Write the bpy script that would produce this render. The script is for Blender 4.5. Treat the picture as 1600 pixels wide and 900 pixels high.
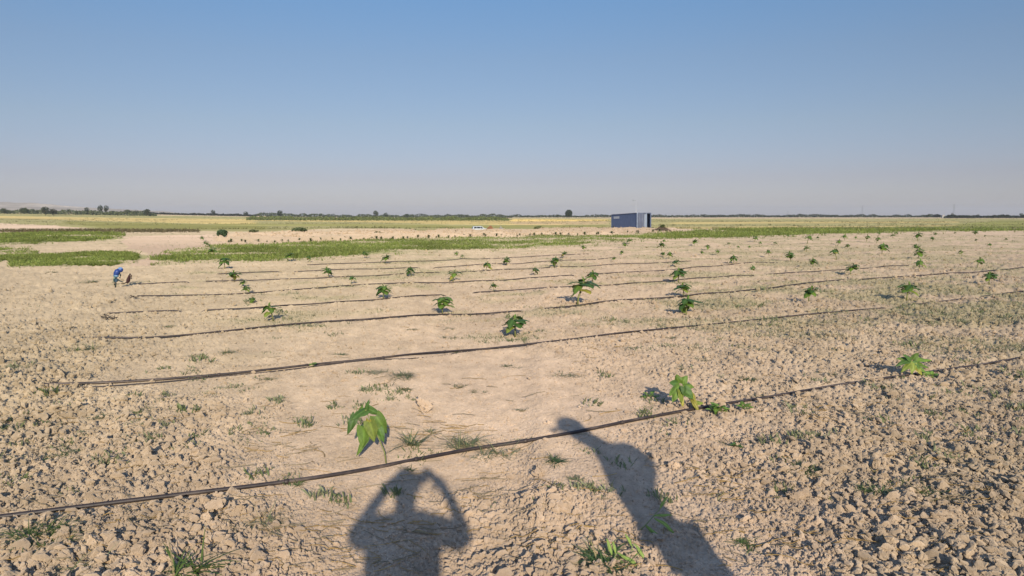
import bpy, math, random
import numpy as np
from mathutils import Vector, Matrix

for o in list(bpy.data.objects):
    bpy.data.objects.remove(o)
S = bpy.context.scene
COL = S.collection
R = math.radians

# ------------------------------------------------------------------ camera
CAM_H = 1.62
FPX = 1164.0                       # focal length in pixels of the 1600 px wide photograph
HOR = 337.0
PITCH = math.atan((450 - HOR) / FPX)
cd = bpy.data.cameras.new('camera')
cam = bpy.data.objects.new('camera', cd)
COL.objects.link(cam)
cd.sensor_width = 36.0
cd.lens = 36.0 * FPX / 1600.0
cd.clip_start = 0.02
cd.clip_end = 30000
cam.location = (0, 0, CAM_H)
cam.rotation_euler = (math.pi / 2 - PITCH, 0, 0)
S.camera = cam

# ------------------------------------------------------------------ world, sun, exposure
SUN_EL, SUN_AZ = 19.4, 172.0       # azimuth measured clockwise from +Y: behind the camera, a little to the right
w = bpy.data.worlds.new('World')
S.world = w
w.use_nodes = True
nt = w.node_tree
nt.nodes.clear()
out = nt.nodes.new('ShaderNodeOutputWorld')
bg = nt.nodes.new('ShaderNodeBackground')
sky = nt.nodes.new('ShaderNodeTexSky')
sky.sky_type = 'NISHITA'
sky.sun_disc = False
sky.sun_elevation = R(SUN_EL)
sky.sun_rotation = R(SUN_AZ)
sky.altitude = 100
sky.air_density = 1.0
sky.dust_density = 0.5
sky.ozone_density = 1.6
bg.inputs['Strength'].default_value = 0.05
# dusty summer air: the sky greys towards the horizon
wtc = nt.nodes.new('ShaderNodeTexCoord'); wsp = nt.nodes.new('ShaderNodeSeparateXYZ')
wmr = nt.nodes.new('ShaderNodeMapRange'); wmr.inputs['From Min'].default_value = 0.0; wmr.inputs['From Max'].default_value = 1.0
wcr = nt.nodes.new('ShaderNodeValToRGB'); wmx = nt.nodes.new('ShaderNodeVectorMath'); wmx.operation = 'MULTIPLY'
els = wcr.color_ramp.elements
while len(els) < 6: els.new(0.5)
for e_, (po, co) in zip(els, [(0.009, (.63, .65, .97)), (0.049, (.62, .57, .79)), (0.117, (.69, .655, .765)), (0.20, (.72, .74, .84)), (0.27, (.69, .83, .98)), (0.60, (1.95, 2.15, 2.5))]):  # last stop: overhead brightness added above the view to lift the shadow fill
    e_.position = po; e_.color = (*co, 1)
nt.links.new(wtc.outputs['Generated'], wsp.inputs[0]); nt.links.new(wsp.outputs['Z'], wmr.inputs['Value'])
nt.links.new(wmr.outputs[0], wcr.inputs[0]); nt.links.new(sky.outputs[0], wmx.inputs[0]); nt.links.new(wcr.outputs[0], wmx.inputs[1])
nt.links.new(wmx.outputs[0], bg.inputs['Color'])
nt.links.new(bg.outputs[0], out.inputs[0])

sd = bpy.data.lights.new('sun', 'SUN')
sd.energy = 2.3
sd.angle = R(0.6)
sd.color = (1.0, 0.90, 0.73)
sun = bpy.data.objects.new('sun', sd)
COL.objects.link(sun)
saz, sel = R(SUN_AZ), R(SUN_EL)
SDIR = Vector((math.sin(saz) * math.cos(sel), math.cos(saz) * math.cos(sel), math.sin(sel)))
sun.rotation_euler = SDIR.to_track_quat('Z', 'Y').to_euler()
sun.location = SDIR * 50

S.render.engine = 'CYCLES'
S.view_settings.view_transform = 'Standard'
S.view_settings.look = 'None'
S.view_settings.exposure = 1.05
S.view_settings.gamma = 1.0

# ------------------------------------------------------------------ noise
def _hash(ix, iy, s):
    h = (ix.astype(np.int64) * 374761393 + iy.astype(np.int64) * 668265263 + s * 1442695041) & 0xffffffff
    h = ((h ^ (h >> 13)) * 1274126177) & 0xffffffff
    h = ((h ^ (h >> 16)) * 2246822519) & 0xffffffff
    return ((h ^ (h >> 15)) & 0xffffff) / float(0xffffff)

def noise(x, y, s=0):
    x = np.asarray(x, float); y = np.asarray(y, float)
    ix = np.floor(x); iy = np.floor(y)
    fx = x - ix; fy = y - iy
    u = fx * fx * fx * (fx * (fx * 6 - 15) + 10); v = fy * fy * fy * (fy * (fy * 6 - 15) + 10)
    a = _hash(ix, iy, s); b = _hash(ix + 1, iy, s); c = _hash(ix, iy + 1, s); d = _hash(ix + 1, iy + 1, s)
    return (a * (1 - u) + b * u) * (1 - v) + (c * (1 - u) + d * u) * v

def fbm(x, y, s=0, o=4, g=0.5):
    t = 0; a = 1.0; n = 0
    for k in range(o):
        t = t + a * noise(x * 2 ** k + 17.3 * k, y * 2 ** k - 9.1 * k, s + k)
        n += a; a *= g
    return t / n

def domes(x, y, s=0):
    """rounded stones: height of the tallest dome of a jittered grid, 0..1"""
    x = np.asarray(x, float); y = np.asarray(y, float)
    ix = np.floor(x); iy = np.floor(y)
    best = np.zeros_like(x)
    for dx in (-1, 0, 1):
        for dy in (-1, 0, 1):
            cx = ix + dx; cy = iy + dy
            px = cx + _hash(cx, cy, s); py = cy + _hash(cx, cy, s + 1)
            r = 0.28 + 0.5 * _hash(cx, cy, s + 2) ** 1.6
            ang = _hash(cx, cy, s + 3) * 3.14; el = 0.6 + 0.4 * _hash(cx, cy, s + 4)
            qx = (x - px) * np.cos(ang) + (y - py) * np.sin(ang)
            qy = (-(x - px) * np.sin(ang) + (y - py) * np.cos(ang)) / el
            d2 = (qx ** 2 + qy ** 2) / r ** 2
            ph = ang * 2.7 + 1
            tl = 1 + .55 * ((x - px) * np.cos(ph) + (y - py) * np.sin(ph)) / r
            best = np.maximum(best, np.sqrt(np.clip(1 - d2 * d2, 0, 1)) * r * tl * (.75 + .5 * el))
    return best

def sstep(a, b, x):
    t = np.clip((x - a) / (b - a), 0, 1)
    return t * t * (3 - 2 * t)

# ------------------------------------------------------------------ terrain
def base_z(x, y):
    x = np.asarray(x, float); y = np.asarray(y, float)
    d = np.hypot(x, y)
    az = np.degrees(np.arctan2(x, np.maximum(y, 1e-3)))
    z = -0.45 * sstep(55, 115, d) - 1.85 * sstep(118, 175, d) + 1.3 * sstep(400, 1300, d)
    dip = sstep(-8.5, -5.5, az) * (1 - sstep(0.5, 2.5, az))
    z = z + dip * (np.minimum(z, -.05 - 2.2 * sstep(84, 125, d)) - z) * (d < 400)
    z = z + 8.5 * sstep(-9, -36, az) * sstep(420, 1300, d) * (y > 0)
    z = z + (0.06 * (fbm(x * 0.35, y * 0.35, 5, 3) - 0.5)) * sstep(2, 5, d)
    z = z + 0.35 * (fbm(x * 0.03, y * 0.03, 9, 2) - 0.5) * sstep(40, 90, d) * (1 - sstep(300, 700, d))
    return z

_CP, _SP = math.cos(PITCH), math.sin(PITCH)
_T = np.geomspace(1.0, 9000, 2600)
def at(px, py):
    """where the sight line of a photograph pixel meets the terrain"""
    cx = px - 800.0; cy = py - 450.0
    F = FPX * _CP - cy * _SP; D = FPX * _SP + cy * _CP
    X = _T * cx / F; Y = _T; Z = CAM_H - _T * D / F
    g = base_z(X, Y)
    k = np.nonzero(Z <= g)[0]
    if len(k) == 0:
        k = [len(_T) - 1]
    i = max(int(k[0]), 1)
    a = Z[i - 1] - g[i - 1]; b = g[i] - Z[i]
    t = _T[i - 1] + (_T[i] - _T[i - 1]) * (a / (a + b) if a + b > 0 else 0.5)
    return Vector((t * cx / F, t, float(base_z(t * cx / F, t))))

def mpp(p):
    """metres per photograph pixel at a point"""
    return (p.y * _CP + (CAM_H - p.z) * _SP) / FPX

# roughness of the soil: control points read off the photograph, laid on the terrain
_RC = {
 890: {0:.6,100:.8,150:.9,250:.7,400:.7,460:.3,560:.08,640:.12,700:.5,800:.85,900:.85,980:.6,1060:.25,1150:.25,1250:.5,1350:.9,1500:1,1600:1},
 800: {0:.8,150:.5,250:.7,350:.8,430:.5,480:.12,560:.08,650:.2,720:.6,850:.75,950:.4,1020:.25,1120:.4,1200:.6,1350:.9,1500:.95,1600:.95},
 725: {0:.9,80:.6,200:.8,300:.7,400:.3,500:.08,600:.06,690:.08,760:.5,820:.5,880:.15,960:.2,1050:.5,1150:.7,1300:.9,1450:.9,1600:.9},
 650: {0:.95,80:1,200:.7,300:.6,400:.25,500:.06,650:.12,800:.06,900:.08,1000:.35,1100:.6,1300:.7,1600:.75},
 590: {0:1,80:1,200:.3,300:.35,400:.25,500:.12,700:.06,850:.08,950:.4,1100:.6,1400:.7,1600:.8},
 540: {0:.8,120:.9,250:.5,350:.3,600:.25,800:.42,900:.6,1000:.7,1300:.8,1600:.85},
 480: {0:.3,60:.4,150:.6,300:.45,600:.35,800:.55,900:.65,1200:.75,1600:.8},
 430: {0:.2,150:.3,400:.45,800:.6,1200:.65,1600:.7},
 390: {0:.1,300:.1,800:.5,1600:.6},
 365: {0:.1,300:.3,800:.8,1600:.5},
}
_cp = []
for row, dct in _RC.items():
    for px, v in dct.items():
        p = at(px, row)
        _cp.append((math.atan2(p.x, p.y), math.log(math.hypot(p.x, p.y)), v))
_cp = np.array(_cp)
_AZ = np.linspace(-1.1, 1.1, 300); _LR = np.linspace(math.log(1.5), math.log(130), 240)
_A, _L = np.meshgrid(_AZ, _LR)
_w = np.zeros_like(_A); _s = np.zeros_like(_A)
for a, l, v in _cp:
    d2 = ((_A - a) / 0.07) ** 2 + ((_L - l) / 0.10) ** 2
    k = 1.0 / (d2 + 0.15) ** 2
    _w += k; _s += k * v
_TAB = _s / _w
def rough(x, y):
    a = np.clip((np.arctan2(x, np.maximum(y, 0.01)) - _AZ[0]) / (_AZ[1] - _AZ[0]), 0, len(_AZ) - 1.001)
    l = np.clip((np.log(np.maximum(np.hypot(x, y), 1e-3)) - _LR[0]) / (_LR[1] - _LR[0]), 0, len(_LR) - 1.001)
    i = a.astype(int); j = l.astype(int); u = a - i; v = l - j
    r = (_TAB[j, i] * (1 - u) + _TAB[j, i + 1] * u) * (1 - v) + (_TAB[j + 1, i] * (1 - u) + _TAB[j + 1, i + 1] * u) * v
    r = r + (fbm(x * 1.3, y * 1.3, 77, 3) - 0.5) * 0.55
    return np.clip(r, 0, 1)

# ------------------------------------------------------------------ mesh helpers
class MB:
    def __init__(s):
        s.v = []; s.f = []; s.c = []; s.n = 0
    def add(s, v, f, c=(1, 1, 1)):
        v = np.asarray(v, float)
        s.v.append(v)
        s.f.extend([tuple(int(i) + s.n for i in q) for q in f])
        c = np.asarray(c, float)
        s.c.append(np.tile(c, (len(v), 1)) if c.ndim == 1 else c)
        s.n += len(v)
    def data(s, name, mat, smooth=True):
        me = bpy.data.meshes.new(name)
        V = np.concatenate(s.v)
        me.from_pydata(V.tolist(), [], s.f)
        a = me.color_attributes.new('Col', 'FLOAT_COLOR', 'POINT')
        C = np.ones((len(V), 4)); C[:, :3] = np.concatenate(s.c)
        a.data.foreach_set('color', C.ravel())
        if smooth:
            me.polygons.foreach_set('use_smooth', [True] * len(me.polygons))
        me.materials.append(mat)
        me.update()
        return me
    def build(s, name, mat, parent=None, smooth=True):
        o = bpy.data.objects.new(name, s.data(name, mat, smooth))
        COL.objects.link(o)
        if parent is not None:
            o.parent = parent
        return o

def bulk(name, V, F, C, mat, smooth=True):
    """big mesh from arrays; F (n,k)"""
    me = bpy.data.meshes.new(name)
    n, k = F.shape
    me.vertices.add(len(V)); me.vertices.foreach_set('co', V.astype(np.float32).ravel())
    me.loops.add(n * k); me.loops.foreach_set('vertex_index', F.astype(np.int32).ravel())
    me.polygons.add(n)
    me.polygons.foreach_set('loop_start', np.arange(0, n * k, k, dtype=np.int32))
    me.polygons.foreach_set('loop_total', np.full(n, k, dtype=np.int32))
    me.update(calc_edges=True)
    me.polygons.foreach_set('use_smooth', np.full(n, smooth, dtype=bool))
    a = me.color_attributes.new('Col', 'FLOAT_COLOR', 'POINT')
    CC = np.ones((len(V), 4), np.float32); CC[:, :3] = C
    a.data.foreach_set('color', CC.ravel())
    me.materials.append(mat)
    o = bpy.data.objects.new(name, me)
    COL.objects.link(o)
    return o

def tag(o, label=None, cat=None, group=None, kind=None):
    if label: o['label'] = label
    if cat: o['category'] = cat
    if group: o['group'] = group
    if kind: o['kind'] = kind
    return o

def empty(name, loc, rz=0.0):
    o = bpy.data.objects.new(name, None)
    o.empty_display_size = 0.1
    o.location = loc; o.rotation_euler = (0, 0, rz)
    COL.objects.link(o)
    return o

def box(mb, c, s, col=(1, 1, 1), rz=0.0):
    x, y, z = s[0] / 2, s[1] / 2, s[2] / 2
    v = np.array([(a * x, b * y, d * z) for a in (-1, 1) for b in (-1, 1) for d in (-1, 1)])
    cr, sr = math.cos(rz), math.sin(rz)
    v = np.stack([v[:, 0] * cr - v[:, 1] * sr, v[:, 0] * sr + v[:, 1] * cr, v[:, 2]], 1) + np.array(c)
    mb.add(v, [(0, 1, 3, 2), (4, 6, 7, 5), (0, 4, 5, 1), (2, 3, 7, 6), (0, 2, 6, 4), (1, 5, 7, 3)], col)

def tube(mb, pts, rad, col=(1, 1, 1), seg=8, caps=True):
    pts = [Vector(p) for p in pts]
    n = len(pts)
    rad = [rad] * n if np.isscalar(rad) else rad
    V = []; up = Vector((0, 0, 1))
    for i, p in enumerate(pts):
        d = (pts[min(i + 1, n - 1)] - pts[max(i - 1, 0)])
        d = d.normalized() if d.length > 1e-9 else Vector((0, 0, 1))
        a = d.cross(up)
        if a.length < 0.05: a = d.cross(Vector((1, 0, 0)))
        a.normalize(); b = a.cross(d)
        for k in range(seg):
            t = 2 * math.pi * k / seg
            V.append(p + (a * math.cos(t) + b * math.sin(t)) * rad[i])
    F = [(i * seg + k, i * seg + (k + 1) % seg, (i + 1) * seg + (k + 1) % seg, (i + 1) * seg + k) for i in range(n - 1) for k in range(seg)]
    if caps:
        F.append(tuple(range(seg))[::-1]); F.append(tuple((n - 1) * seg + k for k in range(seg)))
    mb.add([tuple(v) for v in V], F, col)

_ico = {}
def ico(sub):
    if sub in _ico: return _ico[sub]
    import bmesh
    bm = bmesh.new(); bmesh.ops.create_icosphere(bm, subdivisions=sub, radius=1)
    V = np.array([v.co[:] for v in bm.verts]); F = np.array([[v.index for v in f.verts] for f in bm.faces])
    bm.free(); _ico[sub] = (V, F)
    return V, F

def rock(sub, seed, flat=0.92):
    V, F = ico(sub)
    rr = np.random.RandomState(seed)
    V = V.copy()
    for _ in range(14):                      # knock corners off with random planes
        n = rr.normal(size=3); n /= np.linalg.norm(n)
        d = V @ n; c = 0.30 + 0.45 * rr.rand()
        V = V - np.outer(np.clip(d - c, 0, None) * 0.95, n)
    f = 1 + 0.10 * np.sin(V @ rr.normal(size=3) * 5 + rr.rand() * 6) + 0.07 * np.sin(V @ rr.normal(size=3) * 9)
    V = V * f[:, None] + (rr.rand(len(V), 3) - .5) * 0.16
    V = V * np.array([1 + .3 * rr.rand(), .8 + .3 * rr.rand(), flat + .2 * rr.rand()])
    return V, F

# ------------------------------------------------------------------ materials
def attr_mat(name, rough_=0.9, spec=0.2, trans=0.0, nscale=None, namt=0.25, bump=0.0, bscale=60, bdist=0.01, metal=0.0):
    m = bpy.data.materials.new(name); m.use_nodes = True
    n = m.node_tree; n.nodes.clear()
    o = n.nodes.new('ShaderNodeOutputMaterial')
    b = n.nodes.new('ShaderNodeBsdfPrincipled')
    b.inputs['Roughness'].default_value = rough_
    b.inputs['Specular IOR Level'].default_value = spec
    b.inputs['Metallic'].default_value = metal
    if 'Diffuse Roughness' in b.inputs: b.inputs['Diffuse Roughness'].default_value = 1.0 if rough_ > .9 else 0.0
    a = n.nodes.new('ShaderNodeAttribute'); a.attribute_name = 'Col'
    src = a.outputs['Color']
    tc = n.nodes.new('ShaderNodeTexCoord')
    if nscale:
        t = n.nodes.new('ShaderNodeTexNoise'); t.inputs['Scale'].default_value = nscale
        t.inputs['Detail'].default_value = 5; t.inputs['Roughness'].default_value = 0.65
        n.links.new(tc.outputs['Object'], t.inputs['Vector'])
        mr = n.nodes.new('ShaderNodeMapRange')
        mr.inputs['From Min'].default_value = 0.25; mr.inputs['From Max'].default_value = 0.75
        mr.inputs['To Min'].default_value = 1 - namt; mr.inputs['To Max'].default_value = 1 + namt
        n.links.new(t.outputs['Fac'], mr.inputs['Value'])
        mx = n.nodes.new('ShaderNodeVectorMath'); mx.operation = 'SCALE'
        n.links.new(src, mx.inputs[0]); n.links.new(mr.outputs[0], mx.inputs['Scale'])
        src = mx.outputs[0]
    n.links.new(src, b.inputs['Base Color'])
    if bump:
        t2 = n.nodes.new('ShaderNodeTexNoise'); t2.inputs['Scale'].default_value = bscale; t2.inputs['Detail'].default_value = 6
        n.links.new(tc.outputs['Object'], t2.inputs['Vector'])
        bp = n.nodes.new('ShaderNodeBump'); bp.inputs['Strength'].default_value = bump; bp.inputs['Distance'].default_value = bdist
        n.links.new(t2.outputs['Fac'], bp.inputs['Height']); n.links.new(bp.outputs[0], b.inputs['Normal'])
    if trans:
        tr = n.nodes.new('ShaderNodeBsdfTranslucent'); n.links.new(src, tr.inputs['Color'])
        mx2 = n.nodes.new('ShaderNodeMixShader'); mx2.inputs[0].default_value = trans
        n.links.new(b.outputs[0], mx2.inputs[1]); n.links.new(tr.outputs[0], mx2.inputs[2])
        n.links.new(mx2.outputs[0], o.inputs[0])
    else:
        n.links.new(b.outputs[0], o.inputs[0])
    return m

M_SOIL = attr_mat('soil', 0.97, 0.08, nscale=34, namt=0.16, bump=0.9, bscale=75, bdist=0.012)
M_CLOD = attr_mat('dry_clod', 0.97, 0.08, nscale=45, namt=0.12, bump=0.7, bscale=90, bdist=0.008)
M_LEAF = attr_mat('leaf', 0.55, 0.35, trans=0.22, nscale=60, namt=0.18, bump=0.35, bscale=110, bdist=0.003)
M_GRASS = attr_mat('grass', 0.65, 0.25, trans=0.3)
M_FAR = attr_mat('far_foliage', 0.85, 0.1, trans=0.12)
M_BARK = attr_mat('bark', 0.9, 0.1, nscale=20)
M_HOSE = attr_mat('hose_plastic', 0.5, 0.4, nscale=25, namt=0.45, bump=0.3, bscale=60, bdist=0.002)
M_PAINT = attr_mat('painted_steel', 0.55, 0.35, nscale=1.8, namt=0.2, bump=0.15, bscale=12)
M_CLOTH = attr_mat('cloth', 0.85, 0.2, nscale=40, namt=0.12, bump=0.3, bscale=90)
M_SKIN = attr_mat('skin', 0.6, 0.3, nscale=30, namt=0.06)
M_PLASTIC = attr_mat('plastic', 0.4, 0.5, nscale=15, namt=0.12)
M_CAR = attr_mat('car_paint', 0.3, 0.5)
M_GLASS = attr_mat('dark_glass', 0.1, 0.6)
M_METAL = attr_mat('dull_metal', 0.5, 0.5, metal=0.4)
M_HILL = attr_mat('hill_earth', 0.95, 0.05, nscale=0.02, namt=0.2)

SOIL = np.array((0.465, 0.343, 0.243))
SOIL2 = np.array((0.44, 0.35, 0.220))
STRAW = np.array((0.50, 0.37, 0.15))
OLIVE = np.array((0.175, 0.165, 0.052))
GREEN = np.array((0.155, 0.20, 0.05))

# ------------------------------------------------------------------ patches of ground cover (corners read off the photograph, laid on the terrain)
def wpoly(pts):
    return [(p.x, p.y) for p in (at(*q) for q in pts)]

def inpoly(poly, x, y, soft=None):
    c = np.zeros(x.shape, bool)
    n = len(poly)
    j = n - 1
    for i in range(n):
        xi, yi = poly[i]; xj, yj = poly[j]
        if yi != yj:
            c ^= ((yi > y) != (yj > y)) & (x < (xj - xi) * (y - yi) / (yj - yi) + xi)
        j = i
    return c

P_STRIP = wpoly([(235,416),(300,412),(420,406),(560,398),(700,392),(900,382),(1000,375),(1200,369),(1300,365),(1450,362),(1600,361),(1800,360),
                 (1800,353),(1600,353.5),(1400,354),(1150,358),(1040,364),(900,368),(700,372),(480,379),(330,386),(262,393)])
P_G1 = wpoly([(-150,386),(0,384),(100,378),(190,373),(195,368),(160,364),(100,362),(0,366),(-150,366)])
P_G2 = wpoly([(15,414),(60,418),(205,413),(215,402),(210,395),(120,396),(60,400)])
P_G3 = wpoly([(-150,412),(0,410),(60,396),(20,390),(-150,391)])
P_SPOIL = wpoly([(340,377),(480,377),(700,371),(900,367),(1045,363),(1060,358),(1000,357.5),(800,358.5),(600,361),(450,364),(345,368)])
COVER = [   # polygon, colour, share, streak
 (wpoly([(-300,364),(400,362),(800,358),(1200,357),(1900,356),(1900,341),(1200,341.5),(800,341),(400,339),(200,336),(0,333),(-300,332)]), OLIVE * 1.25 + 0.02, 0.85),
 (wpoly([(-200,361.5),(0,362),(90,361),(145,358),(90,352.5),(0,348.5),(-200,347)]), SOIL * 1.08, 1.0),
 (wpoly([(-200,336),(0,337.5),(120,339.5),(400,342.5),(400,352),(250,347.5),(100,343.5),(0,341),(-200,340)]), STRAW, 0.75),
 (wpoly([(95,345.5),(250,348.5),(420,354),(420,359),(250,358.5),(170,357),(100,349)]), OLIVE * 1.15, 0.95),
 (wpoly([(330,352.5),(560,354),(700,354.5),(700,351.5),(560,350),(330,349.5)]), OLIVE * 1.25, 0.8),
 (wpoly([(400,342),(790,343.2),(880,345),(880,352),(700,350.5),(560,347),(400,345)]), STRAW * .98, 0.7),
 (wpoly([(800,342),(950,343),(950,345.3),(800,346)]), STRAW * np.array((1.15, 1.1, .95)), 1.0),
 (wpoly([(800,346),(950,345.5),(950,350.5),(800,351)]), np.array((.40,.29,.16)), .9),
 (wpoly([(560,357),(800,355.2),(950,354.5),(950,352),(800,352.2),(560,355)]), OLIVE * 1.2, 0.85),
 (wpoly([(1050,347),(1500,346),(1500,348.2),(1050,350)]), STRAW * .85, 0.7),
 (wpoly([(1000,358.5),(1200,356),(1500,353.5),(1500,351.7),(1200,353.6),(1030,355)]), STRAW * .88, 0.8),
 (wpoly([(1480,357),(1900,357),(1900,343.5),(1560,344.5),(1500,350)]), np.array((.20,.20,.055)), 0.8),
 (wpoly([(340,369),(450,364.5),(700,360),(1050,357.2),(1050,366),(900,369),(700,373),(480,379),(340,384)]), np.array((.45,.33,.22)), 0.75),
 (wpoly([(180,370),(340,366),(340,384),(262,393),(225,416),(195,416),(225,395)]), SOIL * 1.03, 1.0),
]

def weed_m(x, y):
    m = fbm(x * .55, y * .9, 211, 4) * .75 + .25 * fbm(x * 2.1, y * 2.1, 213, 2)
    return m + .12 * sstep(-2, 12, x) - .06 - .12 * sstep(-4, -7, x - .05 * y) * (1 - sstep(24, 30, y))

def ground_color(x, y):
    d = np.hypot(x, y)
    wob = 1 + (fbm(x * .02 + 3, y * .02, 41, 3) - .5) * .03
    # soft, slightly ragged patch borders
    jx = x + (noise(x * .35, y * .35, 51) - .5) * np.clip(d * .02, .3, 6)
    jy = y + (fbm(x * .30, y * .30, 52, 3) - .5) * np.clip(d * .03, .3, 12)
    n1 = fbm(x * .5, y * .5, 31, 4)[:, None]
    c = SOIL * (0.86 + 0.28 * n1)
    left = sstep(0.5, -7, x - 0.12 * y)[:, None]
    c = c * (1 - left * .65) + SOIL2 * (0.86 + 0.26 * n1) * left * .65
    # paler crusted spots and damp darker ones
    n2 = fbm(x * 1.9, y * 1.9, 33, 3)[:, None]
    c = c * (0.93 + 0.14 * n2)
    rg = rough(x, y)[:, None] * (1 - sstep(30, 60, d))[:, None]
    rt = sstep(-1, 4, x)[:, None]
    c = c * (1 - rg * np.array((.06, .05, .06)) - rg * rt * np.array((.10, .08, .13)))      # yellower turned clods; hollow shade and right-side lens falloff put into the colour
    c = c * (.88 + .24 * fbm(x * 5, y * 2.2, 35, 2))[:, None]
    c = c * (.90 + .20 * noise(x * 16, y * 9, 37))[:, None]
    # sparse weeds tinting the soil, more of it to the right and far
    wm = sstep(.44, .62, weed_m(x, y)) * sstep(6, 16, d) * .48
    wm = wm * (1 - .6 * sstep(60, 100, d))
    c = c * (1 - wm[:, None]) + np.array((.27, .245, .125)) * wm[:, None]
    for poly, colr, share in COVER:
        m = inpoly(poly, jx, jy).astype(float) * share * (.72 + .5 * fbm(x * .05, y * .25, 71, 3))
        m = np.clip(m, 0, 1)[:, None]
        streak = (.62 + .76 * fbm(x * .012, y * .06, 73, 4))[:, None]
        c = c * (1 - m) + colr * streak * m
    for poly in (P_STRIP, P_G1, P_G2, P_G3):
        m = inpoly(poly, jx, jy).astype(float) * (.15 + .6 * sstep(.3, .6, fbm(x * .35, y * .35, 88, 3)))
        c = c * (1 - m[:, None]) + np.array((.20, .21, .075)) * (.8 + .4 * n1) * m[:, None]
    far = sstep(900, 1600, d)[:, None]
    c = c * (1 - far) + np.array((.17, .165, .09)) * far
    return np.clip(c, 0, 1)

# drip hoses: polylines read off the photograph
HOSES = [
 [(-60,818),(0,812),(150,795),(300,776),(450,757),(600,733),(730,706),(860,686),(980,661),(1090,641),(1200,622),(1300,604),(1400,591),(1500,577),(1600,560),(1700,545)],
 [(68,603),(150,603),(240,596),(400,582),(480,572),(600,561),(720,549),(860,535),(980,521),(1110,508),(1250,494),(1380,482),(1510,467),(1600,456),(1680,446)],
 [(140,535),(250,530),(340,522),(440,511),(560,503),(690,495),(860,484),(1000,471),(1120,461),(1220,451),(1310,440),(1420,434),(1500,429),(1600,420)],
 [(168,493),(285,488),(400,485),(440,481),(555,473),(680,464),(755,458),(895,450),(964,447),(1055,440),(1180,431),(1312,423),(1420,417)],
 [(215,464),(330,463),(440,456),(560,447),(680,445),(760,441),(885,433),(960,428),(1035,424),(1120,417),(1215,411)],
 [(213,446),(280,442),(345,441),(440,439),(545,434),(620,430),(700,427),(788,424),(870,419),(945,416),(1080,409)],
 [(340,430),(415,427),(485,425),(640,420),(760,415),(880,409),(960,405)],
 [(480,416),(550,413),(640,410),(720,407),(830,402),(920,398)],
]
HGAP = [ [], [(1388,1398),(1512,1528)], [(822,834),(1325,1340)], [(290,312),(700,735),(1182,1196)], [(900,915)], [(300,312),(690,715)], [(440,455),(660,675)], [] ]
HW = []
for pl in HOSES:
    q = [at(*p) for p in pl]
    ptsw = []
    for a, b in zip(q[:-1], q[1:]):
        n = max(2, int((b - a).length / 0.06))
        for i in range(n):
            ptsw.append(a.lerp(b, i / n))
    ptsw.append(q[-1])
    P = np.array([p[:] for p in ptsw])
    for _ in range(25):                         # smooth the kinks
        P[1:-1] = P[1:-1] * .5 + (P[:-2] + P[2:]) * .25
    HW.append(P)
H0 = HW[0][:, :2]; H1 = HW[1][:, :2]

def hose_dist(x, y):
    """distance to the first two hoses, evaluated through y along the hose"""
    d = np.full(x.shape, 9.0)
    for Hh in (H0, H1):
        hy = np.interp(x, Hh[:, 0], Hh[:, 1])
        dd = np.abs(y - hy) * .88
        dd = np.where((x < Hh[0, 0] - .1), 9, dd)
        d = np.minimum(d, dd)
    return d

# ------------------------------------------------------------------ ground
def ground_z(x, y, spacing=0.0):
    z = base_z(x, y)
    d = np.hypot(x, y)
    r = rough(x, y)
    hd = hose_dist(x, y)
    keep = 0.12 + 0.88 * sstep(.02, .14, hd)
    near = 1 - sstep(45, 90, d)
    r = np.maximum(r, .20 + .30 * sstep(6.5, 13, d) * (.5 + fbm(x * .7, y * .7, 191, 2))) * near
    a = (fbm(x * 2.2, y * 2.2, 11, 3) - .5) * (.02 + .07 * r)
    q1 = fbm(x * 30, y * 30, 171, 2) - .5; q2 = fbm(x * 30 + 50, y * 30, 172, 2) - .5      # break up the outlines
    wx = x + q1 * .030; wy = y + q2 * .030
    sparse = sstep(.5, .7, fbm(x * 2.6, y * 2.6, 181, 2))
    a = a + domes(wx * 10, wy * 10, 101) * .050 * sstep(.5, 1.0, r) * (.25 + .75 * sparse)
    a = a + domes(wx * 22, wy * 22, 111) * .030 * sstep(.22, .75, r)
    a = a + domes(wx * 42, wy * 42, 121) * .0185 * (.06 + .94 * sstep(.06, .5, r)) * (1 - sstep(25, 45, d))
    a = a + domes(x * 80 + q1, y * 80, 126) * .0095 * (.35 + .65 * sstep(.02, .4, r)) * (1 - sstep(18, 40, d))
    a = a + (fbm(x * 40, y * 40, 131, 3) - .5) * .007 * (1 - sstep(14, 25, d))
    a = a + (np.abs(fbm(x * 9, y * 9, 135, 3) - .5) - .1) * .03 * r
    a = a + (fbm(x * 9, y * 6, 137, 2) - .5) * (.035 + .05 * r) * sstep(9, 18, d)
    a = a + (noise(x * 1.1, y * 4.0, 139) - .5) * .035 * sstep(14, 26, d)
    z = z + a * keep * sstep(1.2, 2.2, d)
    sp = inpoly(P_SPOIL, x, y).astype(float)
    z = z + sp * (.26 * sstep(.38, .75, fbm(x * .7, y * .35, 141, 3)) - .03)
    return z

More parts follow.
